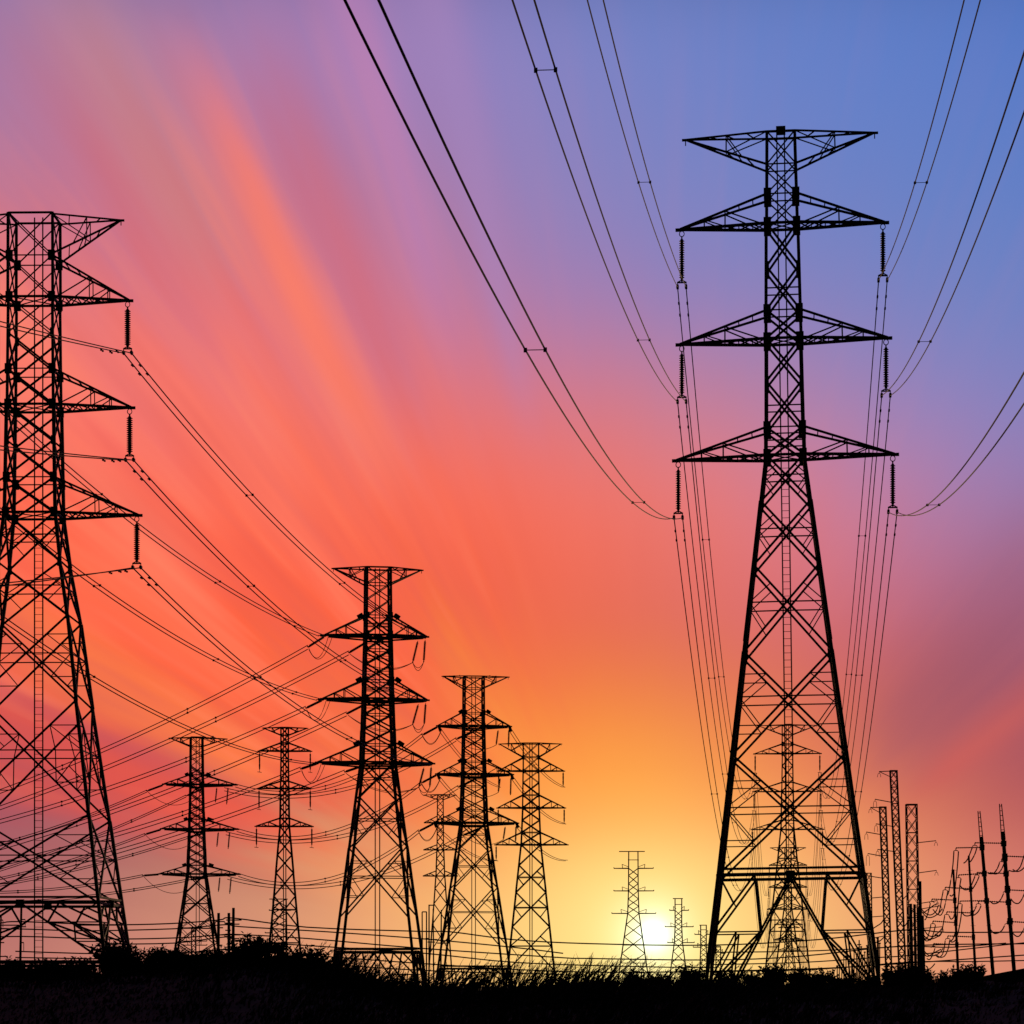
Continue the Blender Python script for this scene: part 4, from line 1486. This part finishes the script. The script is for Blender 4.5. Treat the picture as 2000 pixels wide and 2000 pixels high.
SH = [
    (8, 1912, 26, 'low scrubby bush at the very left margin'),
    (52, 1902, 26, 'low flat bush below the bracketed pole'),
    (88, 1888, 20, 'bush with curled crown under the left-edge tower\'s ladder'),
    (124, 1894, 28, 'loose leafy bush right of the ladder of the left-edge tower'),
    (162, 1884, 28, 'airy bush full of sky gaps before the left-edge tower\'s legs'),
    (212, 1866, 16, 'thin upright bush with star-shaped tip beside the left-edge tower\'s legs'),
    (242, 1872, 20, 'narrow bush right of the star-tipped bush'),
    (272, 1892, 20, 'low bush in the dip left of the rounded bushes'),
    (300, 1866, 14, 'narrow dark column-like bush left of the spreading bush'),
    (328, 1858, 30, 'spreading bush just left of the far dark angle tower'),
    (372, 1880, 30, 'bush at the foot of the far dark angle tower'),
    (418, 1874, 26, 'bush right of the far dark angle tower\'s foot'),
    (446, 1868, 22, 'bush in front of the three stubby poles'),
    (486, 1852, 26, 'left half of the biggest bush mound, with a leafy sprig on top'),
    (524, 1845, 34, 'biggest rounded bush mound, highest of all the bushes'),
    (566, 1866, 26, 'bush falling away right of the biggest mound'),
    (604, 1884, 26, 'grassy bush left of the middle angle tower\'s foot'),
    (640, 1893, 26, 'low bush around the middle angle tower\'s left foot'),
    (1246, 1908, 24, 'leafy bush standing in the grass right of the small sun-side tower'),
    (1290, 1912, 24, 'low bush in the grass straight below the sun'),
    (1352, 1899, 26, 'bush clump against the tallest tower\'s left foot'),
    (1420, 1909, 30, 'low bush between the tallest tower\'s left leg and the framed towers'),
    (1475, 1908, 26, 'low bush left of the framed tower\'s foot'),
    (1513, 1893, 20, 'bush at the left foot of the framed tower'),
    (1560, 1904, 26, 'bush in front of the framed towers'),
    (1597, 1908, 22, 'bush right of the framed towers\' feet'),
    (1640, 1912, 26, 'low bush under the far row of posts'),
    (1690, 1916, 26, 'low bush at the tallest tower\'s right foot'),
    (1746, 1902, 22, 'dense bush between the slender masts'),
    (1771, 1892, 20, 'taller bush at the foot of the broad mast'),
    (1802, 1916, 16, 'low bush right of the pole cluster'),
    (1850, 1910, 18, 'ragged bush left of the leftmost monopole'),
    (1880, 1899, 18, 'rounded bush between the first two monopoles'),
    (1905, 1909, 14, 'small bush at the foot of the second monopole'),
]
for i, (px, top, hw, lb) in enumerate(SH):
    left_ = px < 700
    big = px in (486, 524, 328, 300)
    shrub(px, top, hw, lb, 112 + (i % 3), .15 if not big else .14, 1600 if left_ else 1100, 100 + i, .9 if px in (212, 242, 486, 604) else .2,
          .55 if px in (124, 162) else (1.7 if big else 1.0))

# small pointed conifer by the monopoles
k = 150 / F
cxm = (1816 - 1000) * k
root = empty('conifer', (cxm, 150, 0), 'small pointed conifer left of the leftmost monopole', 'tree', None)
zt = CZ + (H - 1898) * k
m = MB()
m.tube([(0, 0, 0), (0, 0, zt - .05)], .05, 6, .01)
m.build('trunk', BARK, root)
m = MB()
rnd = random.Random(3)
for i in range(2400):
    f = rnd.random() ** .6
    z = zt * (1 - f)
    rr = f * zt * .27 * rnd.uniform(.6, 1.05)
    a = rnd.uniform(0, 6.283)
    p = Vector((math.cos(a) * rr, math.sin(a) * rr, z))
    d = Vector((math.cos(a), math.sin(a), rnd.uniform(-.7, .3))).normalized()
    L = .13
    u = Vector((-math.sin(a), math.cos(a), rnd.gauss(0, .5))).normalized() * .035
    b = len(m.v)
    m.v += [p - d * L * .5 - u, p - d * L * .5 + u, p + d * L]
    m.f.append((b, b + 1, b + 2))
m.build('crown', LEAF, root)

# grass and reeds over the bank: nobody could count the blades
rnd = random.Random(11)
m = MB()
HGT = [(-400, .35), (0, .35), (560, .5), (640, .8), (760, .85), (900, .8), (1000, .85), (1120, 1.0), (1250, .95), (1350, 1.1), (1420, .8), (1560, .7), (1700, .6),
       (1800, .6), (1900, .35), (2300, .35)]


def blade(x, y, z, h, lean, w, ang, seg=4):
    d = Vector((math.cos(ang), math.sin(ang), 0))
    s = Vector((-d.y, d.x, 0)) if rnd.random() < .5 else Vector((1, 0, 0))
    b = len(m.v)
    for i in range(seg + 1):
        t = i / seg
        c = Vector((x, y, z)) + d * (lean * h * t ** 2.0) + Vector((0, 0, h * (t - .28 * abs(lean) * t ** 3)))
        ww = w * (1 - t ** 1.6) * .5 + .002
        m.v += [c - s * ww, c + s * ww]
    for i in range(seg):
        a = b + 2 * i
        m.f.append((a, a + 1, a + 3, a + 2))


for i in range(36000):
    px = rnd.uniform(-120, 2120)
    D = rnd.uniform(84, 124)
    x = (px - 1000) / F * D
    pxc = px
    hh = interp(HGT, pxc)
    patch = .55 + .45 * math.sin(x * .9 + 1.3 * math.sin(x * .37)) * math.sin(x * 2.3 + D * .15)
    h = hh * (.45 + .75 * rnd.random() ** 1.5) * (.6 + .5 * patch)
    if D < 100:
        h *= .6
    lean = rnd.gauss(.62, .42)
    ang = rnd.gauss(0, .5)
    blade(x, D, ground_z(x, D) - .05, h, lean, rnd.uniform(.03, .065), ang)
# reeds with feathery tips
for i in range(1150):
    px = rnd.choice([rnd.gauss(1110, 60), rnd.gauss(1170, 70), rnd.gauss(1050, 50), rnd.gauss(930, 60), rnd.gauss(760, 80), rnd.uniform(600, 1640), rnd.gauss(650, 40)])
    D = rnd.uniform(106, 122)
    x = (px - 1000) / F * D
    h = rnd.uniform(.9, 1.9) * (1.0 if 880 < px < 1300 else .72)
    lean = rnd.gauss(.62, .32)
    z = ground_z(x, D)
    blade(x, D, z, h, lean, rnd.uniform(.05, .085), rnd.gauss(0, .3), 6)
    tipx = x + lean * h
    tz = z + h * (1 - .28 * abs(lean))
    if rnd.random() < .3:
        for j in range(6):
            blade(x + lean * h * (.82 + .03 * j), D, z + h * (.80 + .025 * j) * (1 - .2 * abs(lean)), .16, rnd.gauss(.6, .3), .02, rnd.gauss(0, .5), 2)
o = m.build('grass', GRASS)
o['kind'] = 'stuff'
